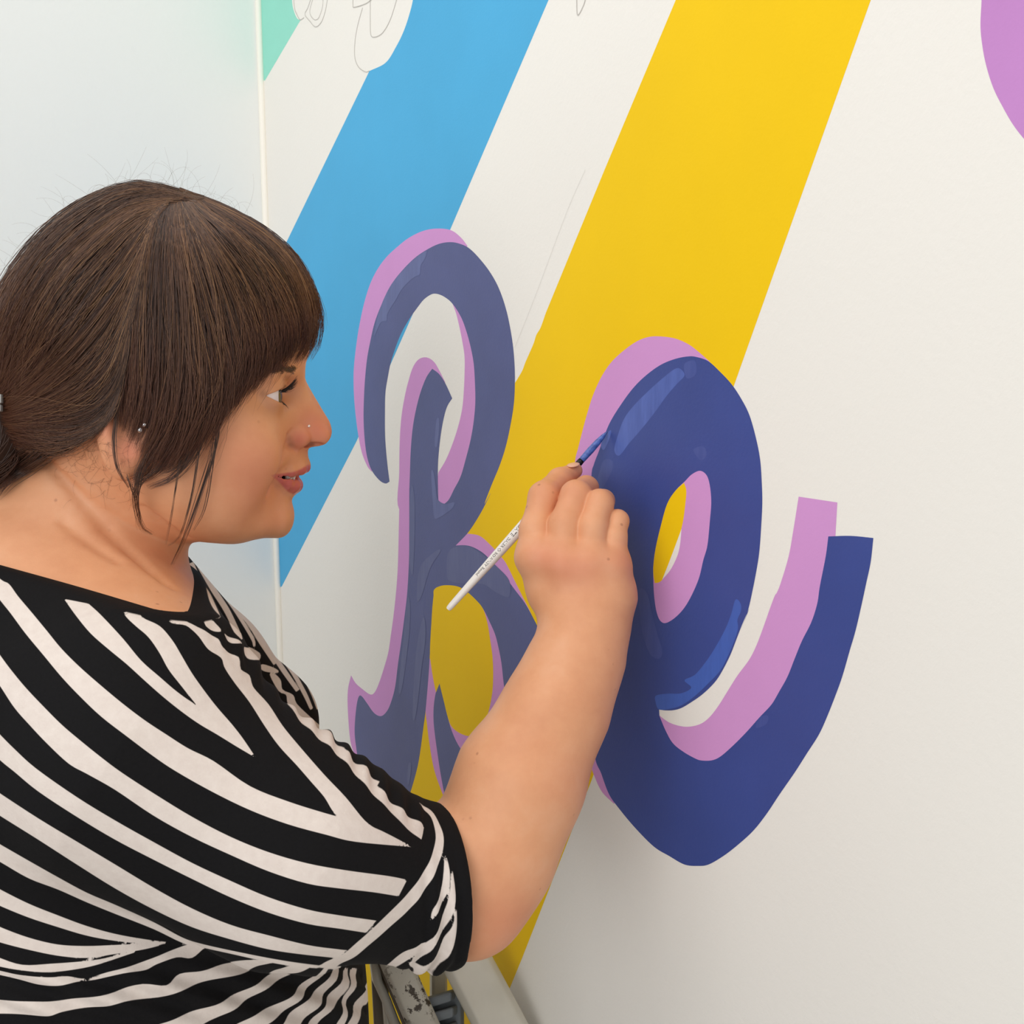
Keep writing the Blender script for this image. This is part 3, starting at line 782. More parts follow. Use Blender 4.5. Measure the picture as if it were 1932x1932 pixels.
def body0_f(p):
    f = head_b(p)
    f = smin(f, chain(p, NECK, 0.03), 0.018)
    f = smin(f, trunk_b(p), 0.012)
    if True:
        q = p; g = f
        g = smin(g, sleeve_b(q), 0.01)
        g = smin(g, fore_b(q), 0.012)
        g = smin(g, hand_b(q), 0.010)
        g = smin(g, larm_b(q), 0.015)
        g = smin(g, lhand_b(q), 0.010)
        # creases of wrist and elbow
        g = smax(g, -chain(q, [(P(1036, 1168, .672), .0003), (P(1075, 1186, .663), .0006), (P(1130, 1194, .664), .0003)], .001), .0025)
        f = g
    return f

def surf(px, py, fn=None, lift=0.0, d0=0.5):
    """first hit of the pixel rays on an implicit body"""
    fn = body_f if fn is None else fn
    px = np.atleast_1d(np.asarray(px, float)); py = np.atleast_1d(np.asarray(py, float))
    r = FW[None]+((px-966)/FPX)[:, None]*RT+((966-py)/FPX)[:, None]*UPV
    d = np.full(len(px), d0)
    for _ in range(40):
        f = fn((CAM+r*d[:, None]).astype(np.float32))
        d = np.minimum(d+np.clip(f, -0.02, 0.05)*0.9, 1.0)
    return CAM+r*(d-lift)[:, None], d
_nk, _ = surf([300, 0], [1128, 1068], fn=lambda p: trunk_f(p))
_nk = _nk-UPV*np.array([[0.006], [0.001]])
NKP = [_nk[0], _nk[1], P(357, 1037, 0.82)]
NKN = np.cross(NKP[1]-NKP[0], NKP[2]-NKP[0]); NKN /= np.linalg.norm(NKN)
if NKN[2] < 0: NKN = -NKN
FOLDS = []
for pts_, rs_, k_ in (
  ([(80, 862), (120, 905), (160, 950), (200, 995), (245, 1040), (285, 1076), (312, 1098), (326, 1108)], [.0004, .0010, .0014, .0016, .0017, .0014, .0008, .0002], 0.007),
  ([(272, 960), (295, 978), (320, 996), (345, 1012)], [.0003, .0008, .0010, .0010], 0.004),
  ([(120, 985), (170, 1025), (220, 1058)], [.0002, .0004, .0002], 0.006)):
    Xf, _ = surf([a for a, b in pts_], [b for a, b in pts_], fn=body0_f)
    FOLDS.append((list(zip(Xf, rs_)), k_))
fold_lo = np.min([a for c, k in FOLDS for a, r in c], 0)-.02; fold_hi = np.max([a for c, k in FOLDS for a, r in c], 0)+.02
def fold_f(p):
    f = None
    for c, k in FOLDS:
        g = chain(p, c, .002)-0.0; f = g if f is None else np.minimum(f, g)
    return f
fold_b = boxed(fold_f, fold_lo, fold_hi, 0.01)
def body_f(p):
    return smax(body0_f(p), -fold_b(p), 0.007)

def box_of(pts):
    pts = np.array(pts); return pts.min(0), pts.max(0)
flo, fhi = box_of([HP(485, 690, .05), HP(630, 1000, .05), HP(485, 690, 0), HP(630, 940, -0.012)])
hlo, hhi = box_of([P(980, 865, .69), P(1200, 1190, .69), P(980, 865, .775), P(1200, 1190, .775)])
bx_ = axis_lines(-0.47, 0.14, [(flo[0], fhi[0]), (hlo[0], hhi[0])], 0.0009, 0.0032)
by_ = axis_lines(0.46, 1.02, [(max(flo[1], 0.655), min(fhi[1], 0.735)), (0.69, 0.77)], 0.0010, 0.0036)
bz_ = axis_lines(0.66, 1.66, [(flo[2], fhi[2]), (hlo[2], hhi[2])], 0.0009, 0.0034)

# ------------------------------------------------------------------ the painter
person = bpy.data.objects.new('person', None); COL.objects.link(person)
FEET = np.array([-0.27, 0.74, 0.0])
person.location = FEET
tag(person, 'person with brown tied-back hair in striped top painting the letter with a brush', 'person')
def child(o):
    o.parent = person; o.matrix_parent_inverse = person.matrix_basis.inverted() if False else o.matrix_parent_inverse
    o.location = -Vector(FEET)
    return o

# skin
def skin_material():
    t = NT('skin')
    n1 = t.noise(28, 5, 0.6); n2 = t.noise(220, 3, 0.6)
    base = t.ramp(n1, [(0.3, lin((216, 152, 112))), (0.55, lin((225, 163, 122))), (0.75, lin((229, 172, 134)))])
    red = t.attr('red'); col = t.mix(red, base, lin((205, 108, 86)))
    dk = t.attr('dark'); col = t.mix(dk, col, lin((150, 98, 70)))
    fr = t.n('ShaderNodeTexVoronoi', feature='F1'); fr.inputs['Scale'].default_value = 95
    t.l(t.n('ShaderNodeTexCoord').outputs['Object'], fr.inputs['Vector'])
    spot = t.math('MULTIPLY', t.mapr(fr.outputs['Distance'], 0.06, 0.14, 1, 0), t.mapr(t.noise(37, 1), 0.60, 0.66))
    col = t.mix(t.math('MULTIPLY', spot, 0.45), col, lin((140, 80, 55)))
    lip = t.attr('lip'); col = t.mix(t.mapr(lip, -2.2, 1.6), col, t.mix(n2, lin((188, 90, 86)), lin((206, 116, 106))))
    mo = t.attr('mouth'); col = t.mix(t.mapr(mo, -0.5, 0.5), col, lin((104, 48, 52)))
    t.set(col, 0.5, 0.4)
    rg = t.mix(t.mapr(lip, -0.6, 0.6), (0.5, 0.5, 0.5), (0.28, 0.28, 0.28)); t.l(rg, t.b.inputs['Roughness'])
    t.b.inputs['Subsurface Weight'].default_value = 0.12
    t.b.inputs['Subsurface Radius'].default_value = (0.012, 0.005, 0.003)
    t.b.inputs['Subsurface Scale'].default_value = 0.25
    h = t.math('ADD', t.math('MULTIPLY', n2, 0.5), t.noise(900, 2))
    t.bump(h, 0.10, 0.0005)
    return t.m
M_SKIN = skin_material()
V, Q = polygonize(body_f, bx_, by_, bz_)
me = mesh_np('body', V, Q)
q = V.astype(float).copy(); headv = q[:, 2] > 1.33
q[headv] = mir(q[headv])
px, py, pd = proj(q)
def blob(x, y, r, a=1.0): return a*np.exp(-((px-x)**2+(py-y)**2)/(2*r*r))
hs = headv.astype(float)
face_only = hs*(px > 330)*(py < 1030)
red = face_only*(blob(606, 815, 26, .55)+blob(562, 832, 14, .55)+blob(588, 780, 25, .25)+blob(480, 900, 50, .30)+blob(430, 850, 60, .10)+blob(520, 965, 30, .15)) + hs*(blob(245, 850, 26, .6)+blob(195, 800, 20, .5))
red += (1-hs)*0 + (py < 1260)*(px > 960)*(blob(1016, 1048, 24, .30)+blob(1062, 1070, 28, .30)+blob(1112, 1070, 26, .25)+blob(1180, 1060, 25, .3)+blob(1090, 920, 40, .15)+blob(1030, 930, 30, .12))
red += (px > 840)*(blob(960, 1760, 60, .35)+blob(1080, 1480, 45, .12))
attr(me, 'red', np.clip(red, 0, .8))
dark = face_only*(blob(505, 768, 16, .30)+blob(525, 772, 13, .25)+blob(549, 742, 11, .25)+blob(549, 838, 6, .5)+blob(546, 826, 4, .3)+blob(588, 838, 5, .5)+blob(497, 744, 5, .4))  # under-eye tone; shade of nose-wing crease and nostril put into the colour
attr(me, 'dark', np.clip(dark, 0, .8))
pp = np.stack([px, py], 1)
def mask(poly, cond):
    out = np.full(len(px), -20.0); i = np.where(cond)[0]
    out[i] = -poly_sd(pp[i], nurb(poly, 4, closed=True)); return out
near_m = headv & (px > 495) & (px < 600) & (py > 860) & (py < 945)
up_l = mask([(513, 897, 1), (523, 895), (540, 892.5), (551, 891), (561, 888), (570, 884), (577, 879.5), (586, 878), (586, 892), (569, 896), (553, 899), (540, 900), (525, 900)], near_m)
lo_l = mask([(514, 898, 1), (534, 901), (552, 899), (570, 894), (576, 906), (573, 918), (567, 929), (561, 931), (556, 932.5), (548, 930), (541, 925), (534, 918), (525, 908)], near_m)
attr(me, 'lip', np.maximum(up_l, lo_l))
deep = np.full(len(px), -20.0)
attr(me, 'mouth', deep)
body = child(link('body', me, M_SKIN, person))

# eyes
def eye(c):
    mb = MB(); mb.sphere((0, 0, 0), ER, 24)
    t = NT('eyeball')
    co = t.n('ShaderNodeTexCoord').outputs['Object']
    g = t.n('ShaderNodeVectorMath', operation='NORMALIZE'); t.l(co, g.inputs[0])
    dt = t.n('ShaderNodeVectorMath', operation='DOT_PRODUCT'); t.l(g.outputs[0], dt.inputs[0])
    look = EU*0.98+EV*(-0.02)+ES*0.14; look /= np.linalg.norm(look); dt.inputs[1].default_value = look
    cr = t.ramp(dt.outputs['Value'], [(0.0, lin((236, 226, 224))), (0.845, lin((228, 220, 222))), (0.865, lin((60, 52, 50))), (0.92, lin((96, 86, 76))), (0.975, lin((80, 70, 60))), (0.982, lin((12, 10, 10)))])
    t.set(cr, 0.12, 0.6)
    o = mb.build('eye', t.m, person)
    o.location = Vector(c)-Vector(FEET)
    return o
eye(EYE); eye(EYEL)
# teeth
mb = MB()
for sgn in (-1, 1):
    for k, (x, y, s) in enumerate([(551, 894.5, .0035), (549, 894.5, .0095), (542, 895, .0145)]):
        c = HP(x, y, 0)+ES*s*sgn
        mb.box(c, EU*.0022, ES*.0030, EV*.0032)
child(mb.build('teeth', plain('teeth_enamel', (226, 216, 206), 0.25), person, bevel=0.001))['label'] = 'white upper teeth'

# ------------------------------------------------------------------ strand meshes
def strands(name, pts, rad, mat, parent, tint=None, kind=None):
    """pts (S,m,3), rad (S,m): three-sided tapered tubes in one mesh"""
    pts = np.asarray(pts, float); S, m, _ = pts.shape
    tg = np.gradient(pts, axis=1); tg /= np.linalg.norm(tg, axis=2, keepdims=True)+1e-9
    ref = np.array([0.31, -0.62, 0.72])
    a = np.cross(tg, ref); a /= np.linalg.norm(a, axis=2, keepdims=True)+1e-9
    b = np.cross(tg, a)
    Vt = np.stack([pts+(a*math.cos(w)+b*math.sin(w))*rad[..., None] for w in (0, 2.0944, 4.1888)], 2).reshape(-1, 3)
    base = (np.arange(S)[:, None]*m+np.arange(m-1)[None]).ravel()*3
    Fq = np.concatenate([np.stack([base+k, base+(k+1) % 3, base+3+(k+1) % 3, base+3+k], 1) for k in range(3)])
    me = mesh_np(name, Vt, Fq)
    if tint is not None: attr(me, 'tint', np.repeat(tint, m*3))
    attr(me, 'along', np.tile(np.repeat(np.linspace(0, 1, m), 3), S))
    o = link(name, me, mat, parent)
    if kind: o['kind'] = kind
    return child(o)

def hair_material(name, rough=0.42):
    t = NT(name)
    c = t.ramp(t.attr('tint'), [(0.0, lin((50, 34, 29))), (0.4, lin((88, 60, 46))), (0.75, lin((128, 92, 66))), (1.0, lin((160, 122, 86)))])
    c = t.mix(t.mapr(t.attr('along'), 0.55, 1.0, 0, 0.45), c, lin((120, 62, 36)))
    t.set(c, rough, 0.6)
    return t.m
M_HAIR = hair_material('brown_hair')
t = NT('hair_base'); nn = t.noise(60, 3); t.set(t.ramp(nn, [(0.3, lin((42, 29, 24))), (0.7, lin((64, 44, 35)))]), 0.6, 0.3); M_HBASE = t.m

hair_outline = [(300, 342), (359, 366), (403, 380), (444, 399), (485, 421), (526, 452), (560, 491), (583, 525), (598, 559), (607, 600), (605, 636), (592, 672), (582, 720), (572, 800), (556, 900), (470, 1010), (360, 1090), (240, 1030), (150, 930), (80, 880), (10, 850), (-45, 790), (-52, 700), (-40, 630), (-10, 560), (10, 522), (41, 480), (75, 438), (113, 404), (154, 376), (205, 353), (245, 343)]
HAIR = Infl(hair_outline, [(300, 600, 88), (450, 600, 76), (540, 600, 54), (575, 600, 34), (580, 650, 30), (555, 660, 44), (500, 700, 60), (440, 760, 70), (350, 800, 86), (250, 800, 85), (120, 650, 74), (30, 700, 45), (350, 950, 78), (400, 900, 74), (300, 450, 78), (420, 450, 70), (150, 500, 74), (300, 400, 58), (220, 400, 56), (380, 410, 54), (480, 820, 66), (120, 820, 60)])
_hw = np.sqrt(np.maximum(HEAD.W, 0)); _need = np.where(HEAD.W > 0, (_hw+0.010)**2, -1)
HAIR.W = blur2(np.where((GUV[..., 1] > -0.03) & (GUV[..., 0] < uv(520, 700)[0]+0.35*np.maximum(GUV[..., 1], 0)), np.maximum(HAIR.W, np.minimum(_need, np.maximum(HAIR.W, 0)+0.004)), HAIR.W), 3); HAIR.Gu, HAIR.Gv = np.gradient(HAIR.W, US)
hmask = np.array([uv(x, y) for x, y in nurb([(300, 346), (403, 386), (485, 428), (526, 460), (560, 500), (580, 545), (588, 590), (582, 625), (560, 645), (530, 660), (500, 690), (465, 722), (430, 760), (395, 790), (350, 815), (300, 800), (262, 772), (225, 762), (190, 780), (150, 825), (90, 850), (20, 846), (-60, 800), (-60, 560), (0, 520), (75, 442), (154, 382), (230, 348)], 4, closed=True)])
HM = poly_sd(GUV.reshape(-1, 2), hmask).reshape(GUV.shape[:2])
def hbase_f(p):
    q = p-HO
    g = HAIR.samp(HM, q @ EU, q @ EV)
    f = smax(HAIR.f(p)+0.0045, g, 0.004)
    return smin(f, sd_ell(p, HP(-46, 808, 0.0), RH, (0.042, 0.044, 0.05)), 0.012)
hv, hq = polygonize(hbase_f, np.arange(-0.43, -0.10, 0.0034), np.arange(0.52, 0.95, 0.0036), np.arange(1.40, 1.66, 0.0034))
hair = child(link('hair', mesh_np('hair', hv, hq), M_HBASE, person)); hair['label'] = 'dark brown hair tied back low with a side-swept fringe'

def resample(g, m):
    c = nurb(g, 10); L = np.r_[0, np.cumsum(np.linalg.norm(np.diff(c, axis=0), axis=1))]
    t = np.linspace(0, L[-1], m); return np.stack([np.interp(t, L, c[:, k]) for k in (0, 1)], 1)
def lay(p2, depth, side):
    """pixel curves onto the hair volume; depth below its surface"""
    S, m, _ = p2.shape
    uu = np.zeros((S, m)); vv = np.zeros((S, m))
    x = p2[..., 0]; y = p2[..., 1]
    r = FW[None, None]+((x-966)/FPX)[..., None]*RT+((966-y)/FPX)[..., None]*UPV
    t = np.dot(HO-CAM, ES)/(r @ ES)
    # march so that the point seen at the pixel lies on the near side of the volume
    for _ in range(4):
        X = CAM+r*t[..., None]; q = X-HO; w = HAIR.half(q @ EU, q @ EV)-depth
        t = (np.dot(HO-CAM, ES)+np.maximum(w, 0))/(r @ ES)
    X = CAM+r*t[..., None]
    if side < 0:
        X = X-2*((X-HO) @ ES)[..., None]*ES
    return X
def groom(guides, n, m, jit, clump_n, dmax, rad, lo_t=0.0, hi_t=None, side=1, clump=0.6, trim=0.25, lift0=0.0):
    G = np.stack([resample(g, m) for g in guides]); ng = len(G)
    hi_t = ng-1 if hi_t is None else hi_t
    t = RNG.uniform(lo_t, hi_t, n)
    ct = np.sort(RNG.uniform(lo_t, hi_t, clump_n)); ci = np.abs(t[:, None]-ct[None]).argmin(1)
    def at(t):
        i = np.clip(t.astype(int), 0, ng-2); f = (t-i)[:, None, None]; return G[i]*(1-f)+G[i+1]*f
    A = at(t); Bc = at(ct[ci]); s = np.linspace(0, 1, m)[None, :, None]
    p2 = A*(1-clump*s**1.3)+Bc*clump*s**1.3
    # lateral wander, per clump and per strand
    tg = np.gradient(p2, axis=1); nr = np.stack([-tg[..., 1], tg[..., 0]], -1); nr /= np.linalg.norm(nr, axis=2, keepdims=True)+1e-9
    cph = RNG.uniform(0, 6.28, clump_n)[ci]; ca = RNG.normal(0, 1, clump_n)[ci]
    sph = RNG.uniform(0, 6.28, n); sa = RNG.normal(0, 1, n); fr = RNG.uniform(1.5, 5, n)
    ss = np.linspace(0, 1, m)[None]
    off = jit*(1.2*ca[:, None]*np.sin(3*ss+cph[:, None])*ss+0.8*sa[:, None]*np.sin(fr[:, None]*ss*2+sph[:, None])*(0.3+0.7*ss))
    p2 = p2+nr*off[..., None]
    # different lengths: cut the tips
    ln = 1-trim*RNG.random(n)**2
    k = ss*ln[:, None]*(m-1); i0 = np.clip(k.astype(int), 0, m-2); f = (k-i0)[..., None]
    ar = np.arange(n)[:, None]; p2 = p2[ar, i0]*(1-f)+p2[ar, i0+1]*f
    dep = (RNG.random(n)**1.2*dmax)[:, None]-(RNG.normal(0, .0008, clump_n)[ci])[:, None]*ss - lift0
    X = lay(p2, dep, side)
    rr = rad*(0.7+0.6*RNG.random(n))[:, None]*np.clip(1.15-ss**3, 0.15, 1)
    tint = np.clip(0.38+0.22*RNG.normal(0, 1, clump_n)[ci]+0.17*RNG.normal(0, 1, n), 0, 1)
    return X, rr, tint

front = [
 [(338, 357), (375, 370), (430, 391), (485, 421), (548, 472), (585, 530), (603, 590), (600, 640), (582, 674)],
 [(338, 358), (385, 378), (470, 424), (533, 480), (568, 545), (583, 610), (578, 652), (562, 684)],
 [(348, 363), (392, 394), (450, 430), (510, 490), (545, 555), (560, 620), (553, 662), (532, 690)],
 [(346, 364), (380, 396), (430, 440), (482, 500), (516, 565), (531, 630), (524, 678), (500, 712)],
 [(343, 365), (368, 400), (405, 450), (447, 510), (478, 580), (494, 650), (486, 702), (456, 748)],
 [(340, 366), (355, 400), (380, 450), (410, 520), (434, 600), (449, 680), (441, 735), (414, 790), (392, 832)],
 [(336, 367), (343, 402), (355, 460), (375, 540), (391, 620), (402, 700), (396, 770), (372, 830), (345, 872)],
 [(332, 368), (330, 402), (335, 470), (346, 550), (354, 640), (358, 720), (350, 790), (325, 850), (300, 890)],
 [(328, 368), (316, 402), (310, 470), (310, 560), (312, 650), (310, 740), (302, 810), (280, 850), (268, 885)],
 [(322, 368), (300, 402), (285, 470), (275, 560), (267, 650), (260, 740), (250, 795), (240, 828)],
 [(316, 368), (288, 402), (262, 470), (245, 560), (237, 650), (232, 730), (226, 800)],
]
back = [
 [(385, 374), (335, 358), (285, 344), (235, 345), (160, 374), (90, 424), (40, 480), (0, 540), (-30, 620), (-40, 720)],
 [(360, 372), (310, 366), (240, 368), (170, 405), (105, 460), (55, 525), (15, 600), (-15, 680), (-25, 740)],
 [(320, 378), (250, 393), (190, 440), (130, 500), (80, 570), (35, 650), (0, 730), (-15, 760)],
 [(310, 386), (260, 430), (210, 485), (155, 550), (105, 620), (55, 690), (10, 745), (-10, 765)],
 [(300, 395), (265, 470), (225, 540), (175, 610), (125, 670), (70, 725), (15, 765), (-10, 775)],
 [(285, 415), (262, 510), (235, 590), (190, 660), (140, 710), (80, 750), (20, 775), (-10, 780)],
 [(265, 480), (250, 570), (225, 650), (190, 710), (140, 750), (80, 775), (20, 787), (-10, 790)],
 [(250, 560), (238, 650), (215, 720), (175, 765), (120, 785), (60, 790), (10, 795), (-15, 795)],
 [(235, 650), (222, 730), (200, 775), (155, 800), (100, 805), (45, 805), (5, 805), (-15, 800)],
 [(225, 740), (205, 785), (170, 812), (120, 828), (70, 830), (30, 825), (0, 815), (-15, 805)],
 [(212, 782), (188, 808), (155, 832), (115, 855), (70, 860), (35, 850), (0, 830), (-15, 815)],
]
parts_ = []
parts_.append(groom(front, 4300, 17, 6, 130, 0.0065, 0.00021, side=1))
parts_.append(groom(front[2:], 600, 17, 14, 200, 0.0, 0.00017, side=1, clump=0.2, lift0=0.0015))
parts_.append(groom(front, 1900, 17, 5, 120, 0.006, 0.00028, side=-1))
hairF = [np.concatenate([p[k] for p in parts_]) for k in range(3)]
strands('fringe_strands', hairF[0], hairF[1], M_HAIR, person, hairF[2], kind='stuff')['label'] = 'long brown fringe and side strands'
parts_ = []
parts_.append(groom(back, 4000, 16, 5, 110, 0.006, 0.00021, side=1, trim=0.05, clump=0.6))
parts_.append(groom(back, 900, 16, 16, 400, 0.0, 0.00015, side=1, trim=0.5, clump=0.0, lift0=0.002))
parts_.append(groom(back, 1600, 16, 4, 90, 0.006, 0.00028, side=-1, trim=0.05))
hairB = [np.concatenate([p[k] for p in parts_]) for k in range(3)]
hairB[2] = np.clip(hairB[2]+0.06, 0, 1)
strands('back_strands', hairB[0], hairB[1], M_HAIR, person, hairB[2], kind='stuff')['label'] = 'brown hair drawn back towards the low bun'

# coils of the low bun
X = []; m = 14
for k in range(420):
    a0 = RNG.uniform(0, 6.28); st = RNG.uniform(-1.0, 1.0); sp_ = RNG.uniform(1.2, 2.2); dr = RNG.uniform(.93, 1.04)
    th = a0+np.linspace(0, sp_, m); la = st+0.25*np.sin(np.linspace(0, 2, m)+RNG.random()*6)
    c_ = np.stack([np.cos(th)*np.cos(la)*.043, np.sin(th)*np.cos(la)*.045, np.sin(la)*.051], 1)*dr
    X.append(HP(-46, 808, 0.0)+c_ @ RH)
strands('bun_strands', np.array(X), np.full((420, m), .00028), M_HAIR, person, np.clip(RNG.normal(.18, .12, 420), 0, 1), kind='stuff')['label'] = 'dark coiled hair of the low bun'

# loose locks over cheek and neck
def loose(gl, n, spread, rad, lift=0.004, m=16, tint=0.25):
    P2 = []
    for g in gl:
        c = resample(g, m)
        for _ in range(n):
            s = np.linspace(0, 1, m)[:, None]
            P2.append(c+RNG.normal(0, spread, (1, 2))*(1-0.6*s)+np.c_[np.sin(np.linspace(0, 3+2*RNG.random(), m)+6.28*RNG.random())*spread*0.7, np.zeros(m)]+RNG.normal(0, spread*.25, (1, 2)))
    P2 = np.array(P2)
    hw = lay(P2, 0.004, 1); _, _, dh = proj(hw.reshape(-1, 3)); dh = dh.reshape(P2.shape[:2])
    _, ds = surf(P2[..., 0].ravel(), P2[..., 1].ravel()); ds = ds.reshape(P2.shape[:2])-lift
    bad = ds > 0.78; ds[bad] = dh[bad]
    s = np.linspace(0, 1, m)[None]; k = np.clip((s-0.15)/0.5, 0, 1)
    d = np.minimum(dh*(1-k)+np.minimum(ds, 0.72)*k, ds+lift*0.3)
    pad = np.pad(d, ((0, 0), (3, 3)), mode='edge'); d = np.min([pad[:, k_:k_+m] for k_ in range(7)], axis=0)
    d[:, 1:-1] = (d[:, :-2]+d[:, 1:-1]+d[:, 2:])/3; d[:, 1:-1] = (d[:, :-2]+d[:, 1:-1]+d[:, 2:])/3
    X = CAM+d[..., None]*(FW+((P2[..., 0]-966)/FPX)[..., None]*RT+((966-P2[..., 1])/FPX)[..., None]*UPV)
    rr = rad*(0.6+0.8*RNG.random((len(X), 1)))*np.clip(1.1-s**2, 0.15, 1)*np.ones((len(X), m))
    return X, rr, np.clip(RNG.normal(tint, 0.1, len(X)), 0, 1)
ll = [
 loose([[(222, 770), (215, 830), (222, 885), (243, 920)]], 16, 1.6, 0.0002),
 loose([[(310, 780), (282, 850), (262, 890), (255, 935), (258, 965), (268, 995), (285, 1007)]], 26, 5, 0.0002),
 loose([[(330, 780), (300, 850), (270, 895), (250, 905)], [(345, 780), (325, 850), (290, 890), (255, 912)]], 40, 8, 0.0002),
 loose([[(395, 780), (370, 850), (330, 900), (285, 920)], [(390, 790), (350, 860), (320, 885), (300, 890)]], 34, 7, 0.0002),
 loose([[(412, 790), (405, 850), (375, 940), (350, 1010), (325, 1065)]], 14, 3, 0.0002),
 loose([[(412, 800), (400, 880), (385, 960), (365, 1000)]], 8, 3, 0.00016),
 loose([[(340, 860), (330, 930), (322, 980), (312, 1027)]], 4, 1.5, 0.00018),
 loose([[(375, 850), (360, 940), (340, 1010), (318, 1030)], [(300, 880), (262, 920), (260, 980), (262, 1000)], [(240, 900), (255, 940), (262, 975), (270, 1000)]], 6, 2, 0.00016),
 loose([[(90, 850), (50, 880), (15, 905), (-10, 935)], [(60, 850), (30, 870), (0, 895), (-15, 910)]], 50, 9, 0.0002),
]
lk = [np.concatenate([p[k] for p in ll]) for k in range(3)]
strands('loose_locks', lk[0], lk[1], M_HAIR, person, lk[2], kind='stuff')['label'] = 'thin loose locks hanging over the ear and neck'

# fine hairs growing on the nape and flyaway hairs
n = 200
x0 = RNG.uniform(95, 265, n); y0 = 858+RNG.normal(0, 42, n)+(x0-180)*0.42-14
keep = (y0 > 815) & (y0 < 985); x0, y0 = x0[keep], y0[keep]; n = len(x0)
an = RNG.normal(2.0, 0.9, n); ln_ = RNG.uniform(14, 40, n); cu = RNG.normal(0, 0.7, n)
m = 7; s = np.linspace(0, 1, m)[None]
xx = x0[:, None]+ln_[:, None]*s*np.cos(an[:, None]+cu[:, None]*s); yy = y0[:, None]+ln_[:, None]*s*np.sin(an[:, None]+cu[:, None]*s)
X, _ = surf(xx.ravel(), yy.ravel(), lift=0.0006); X = X.reshape(n, m, 3)
strands('nape_hairs', X, np.full((n, m), 0.00005)*np.linspace(1, .4, m)[None], M_HAIR, person, np.full(n, 0.4), kind='stuff')['label'] = 'fine short hairs on the nape'
n = 90; m = 12; s = np.linspace(0, 1, m)
X = []
for k in range(n):
    if k < 55:
        b = np.array([RNG.uniform(170, 470), 0.0]); b[1] = np.interp(b[0], [170, 240, 300, 360, 420, 470], [368, 344, 344, 370, 388, 415])+6
        v = RNG.normal(-1.57, 0.8); L = RNG.uniform(25, 95)
    else:
        b = np.array([RNG.uniform(0, 170), 0.0]); b[1] = np.interp(b[0], [0, 41, 75, 113, 170], [540, 481, 440, 405, 368])+6
        v = RNG.normal(-2.4, 0.7); L = RNG.uniform(20, 80)
    cv = RNG.normal(0, 2.2); ang = v+cv*s
    st = np.c_[np.cos(ang), np.sin(ang)]*L/m; q2 = b+np.cumsum(st, 0)
    sd = RNG.normal(0, 0.03)
    X.append([HP(a, c, sd) for a, c in q2])
strands('flyaway_hairs', np.array(X), np.full((n, m), 0.00005)*np.linspace(1, .5, m)[None], M_HAIR, person, np.full(n, 0.6), kind='stuff')['label'] = 'single flyaway hairs above the crown'

# brows and lashes
def short(list_, name, lift):
    n = len(list_); m = 6; s = np.linspace(0, 1, m)
    QX = np.zeros((n, m)); QY = np.zeros((n, m)); R = np.zeros((n, m))
    for i, (x, y, ang, L, c, r) in enumerate(list_):
        a = ang+c*s; QX[i] = x+np.r_[0, np.cumsum(np.cos(a[1:])*L/m)]; QY[i] = y+np.r_[0, np.cumsum(np.sin(a[1:])*L/m)]
        R[i] = r*np.linspace(1, 0.4, m)
    X, _ = surf(QX.ravel(), QY.ravel(), lift=lift)
    return X.reshape(n, m, 3), R
br = []
for k in range(190):
    tt = RNG.random(); x = 560-50*tt+RNG.normal(0, 2); y = 699-4*math.sin(tt*2.5)+3*tt+RNG.normal(0, 3.2)
    br.append((x, y, math.pi+0.35*RNG.normal()+0.3, RNG.uniform(7, 14), 0.2, 0.00018))
Xb, Rb = short(br, 'eyebrow', 0.0012)
Xm = Xb-2*((Xb-HO) @ ES)[..., None]*ES
strands('eyebrow', Xb, Rb, M_HAIR, person, np.full(len(Xb), .15))
strands('eyebrow', Xm, Rb, M_HAIR, person, np.full(len(Xb), .15))
def lashes(side):
    X = []; R = []; m = 7
    for up, n in ((1, 70), (-1, 9)):
        for k in range(n):
            s_ = -0.0085+0.0165*k/(n-1)            # across the ball, outer to inner is +s to -s
            yv = (0.0042 if up > 0 else -0.0054)*(1-(s_/0.0105)**2*0.75)+(0.0006*0)
            rr = math.sqrt(max((ER+0.0012)**2-yv*yv-s_*s_, 1e-8))
            p0 = EYE+EU*rr+EV*yv+ES*s_
            L = (0.0095 if up > 0 else 0.0035)*RNG.uniform(.8, 1.1)
            t_ = np.linspace(0, 1, m)[:, None]
            dirn = EU*0.95+ES*(s_*35)+EV*(RNG.normal(0.05 if up > 0 else -.15, .16))
            X.append(p0+dirn*L*t_+EV*up*L*0.55*t_**2); R.append(np.linspace(0.00018, 0.00005, m))
    X = np.array(X); R = np.array(R)
    if side < 0: X = X-2*((X-HO) @ ES)[..., None]*ES
    t = plain('lash_dark', (30, 22, 20), 0.5)
    strands('eyelashes', X, R, t, person)
lashes(1); lashes(-1)

# jewellery and clip
M_STEEL = plain('polished_steel', (225, 225, 228), 0.15, 0.5, 1.0)
p0, d0 = surf([583], [804]); mb = MB(); mb.sphere(p0[0]-FW*0.0003, 0.0010, 8)
child(mb.build('nose_stud', plain('bright_stud', (245, 240, 235), 0.15, 0.8, 0.6), person))['label'] = 'tiny bright nose stud'
p0, d0 = surf([268], [812]); mb = MB()
mb.sphere(p0[0]-FW*0.003, 0.0019, 10); mb.sphere(p0[0]-FW*0.0045+UPV*0.003+RT*.003, 0.0014, 10)
child(mb.build('earring', M_STEEL, person))['label'] = 'small steel ball earring in the ear'
hp_, _d = surf([6], [755], fn=hbase_f); mb = MB()
mb.box(hp_[0]-FW*0.007, RT*.0030, FW*.002, UPV*.0028); mb.box(hp_[0]-FW*0.007-UPV*.0055+RT*.0005, RT*.0022, FW*.002, UPV*.0022)
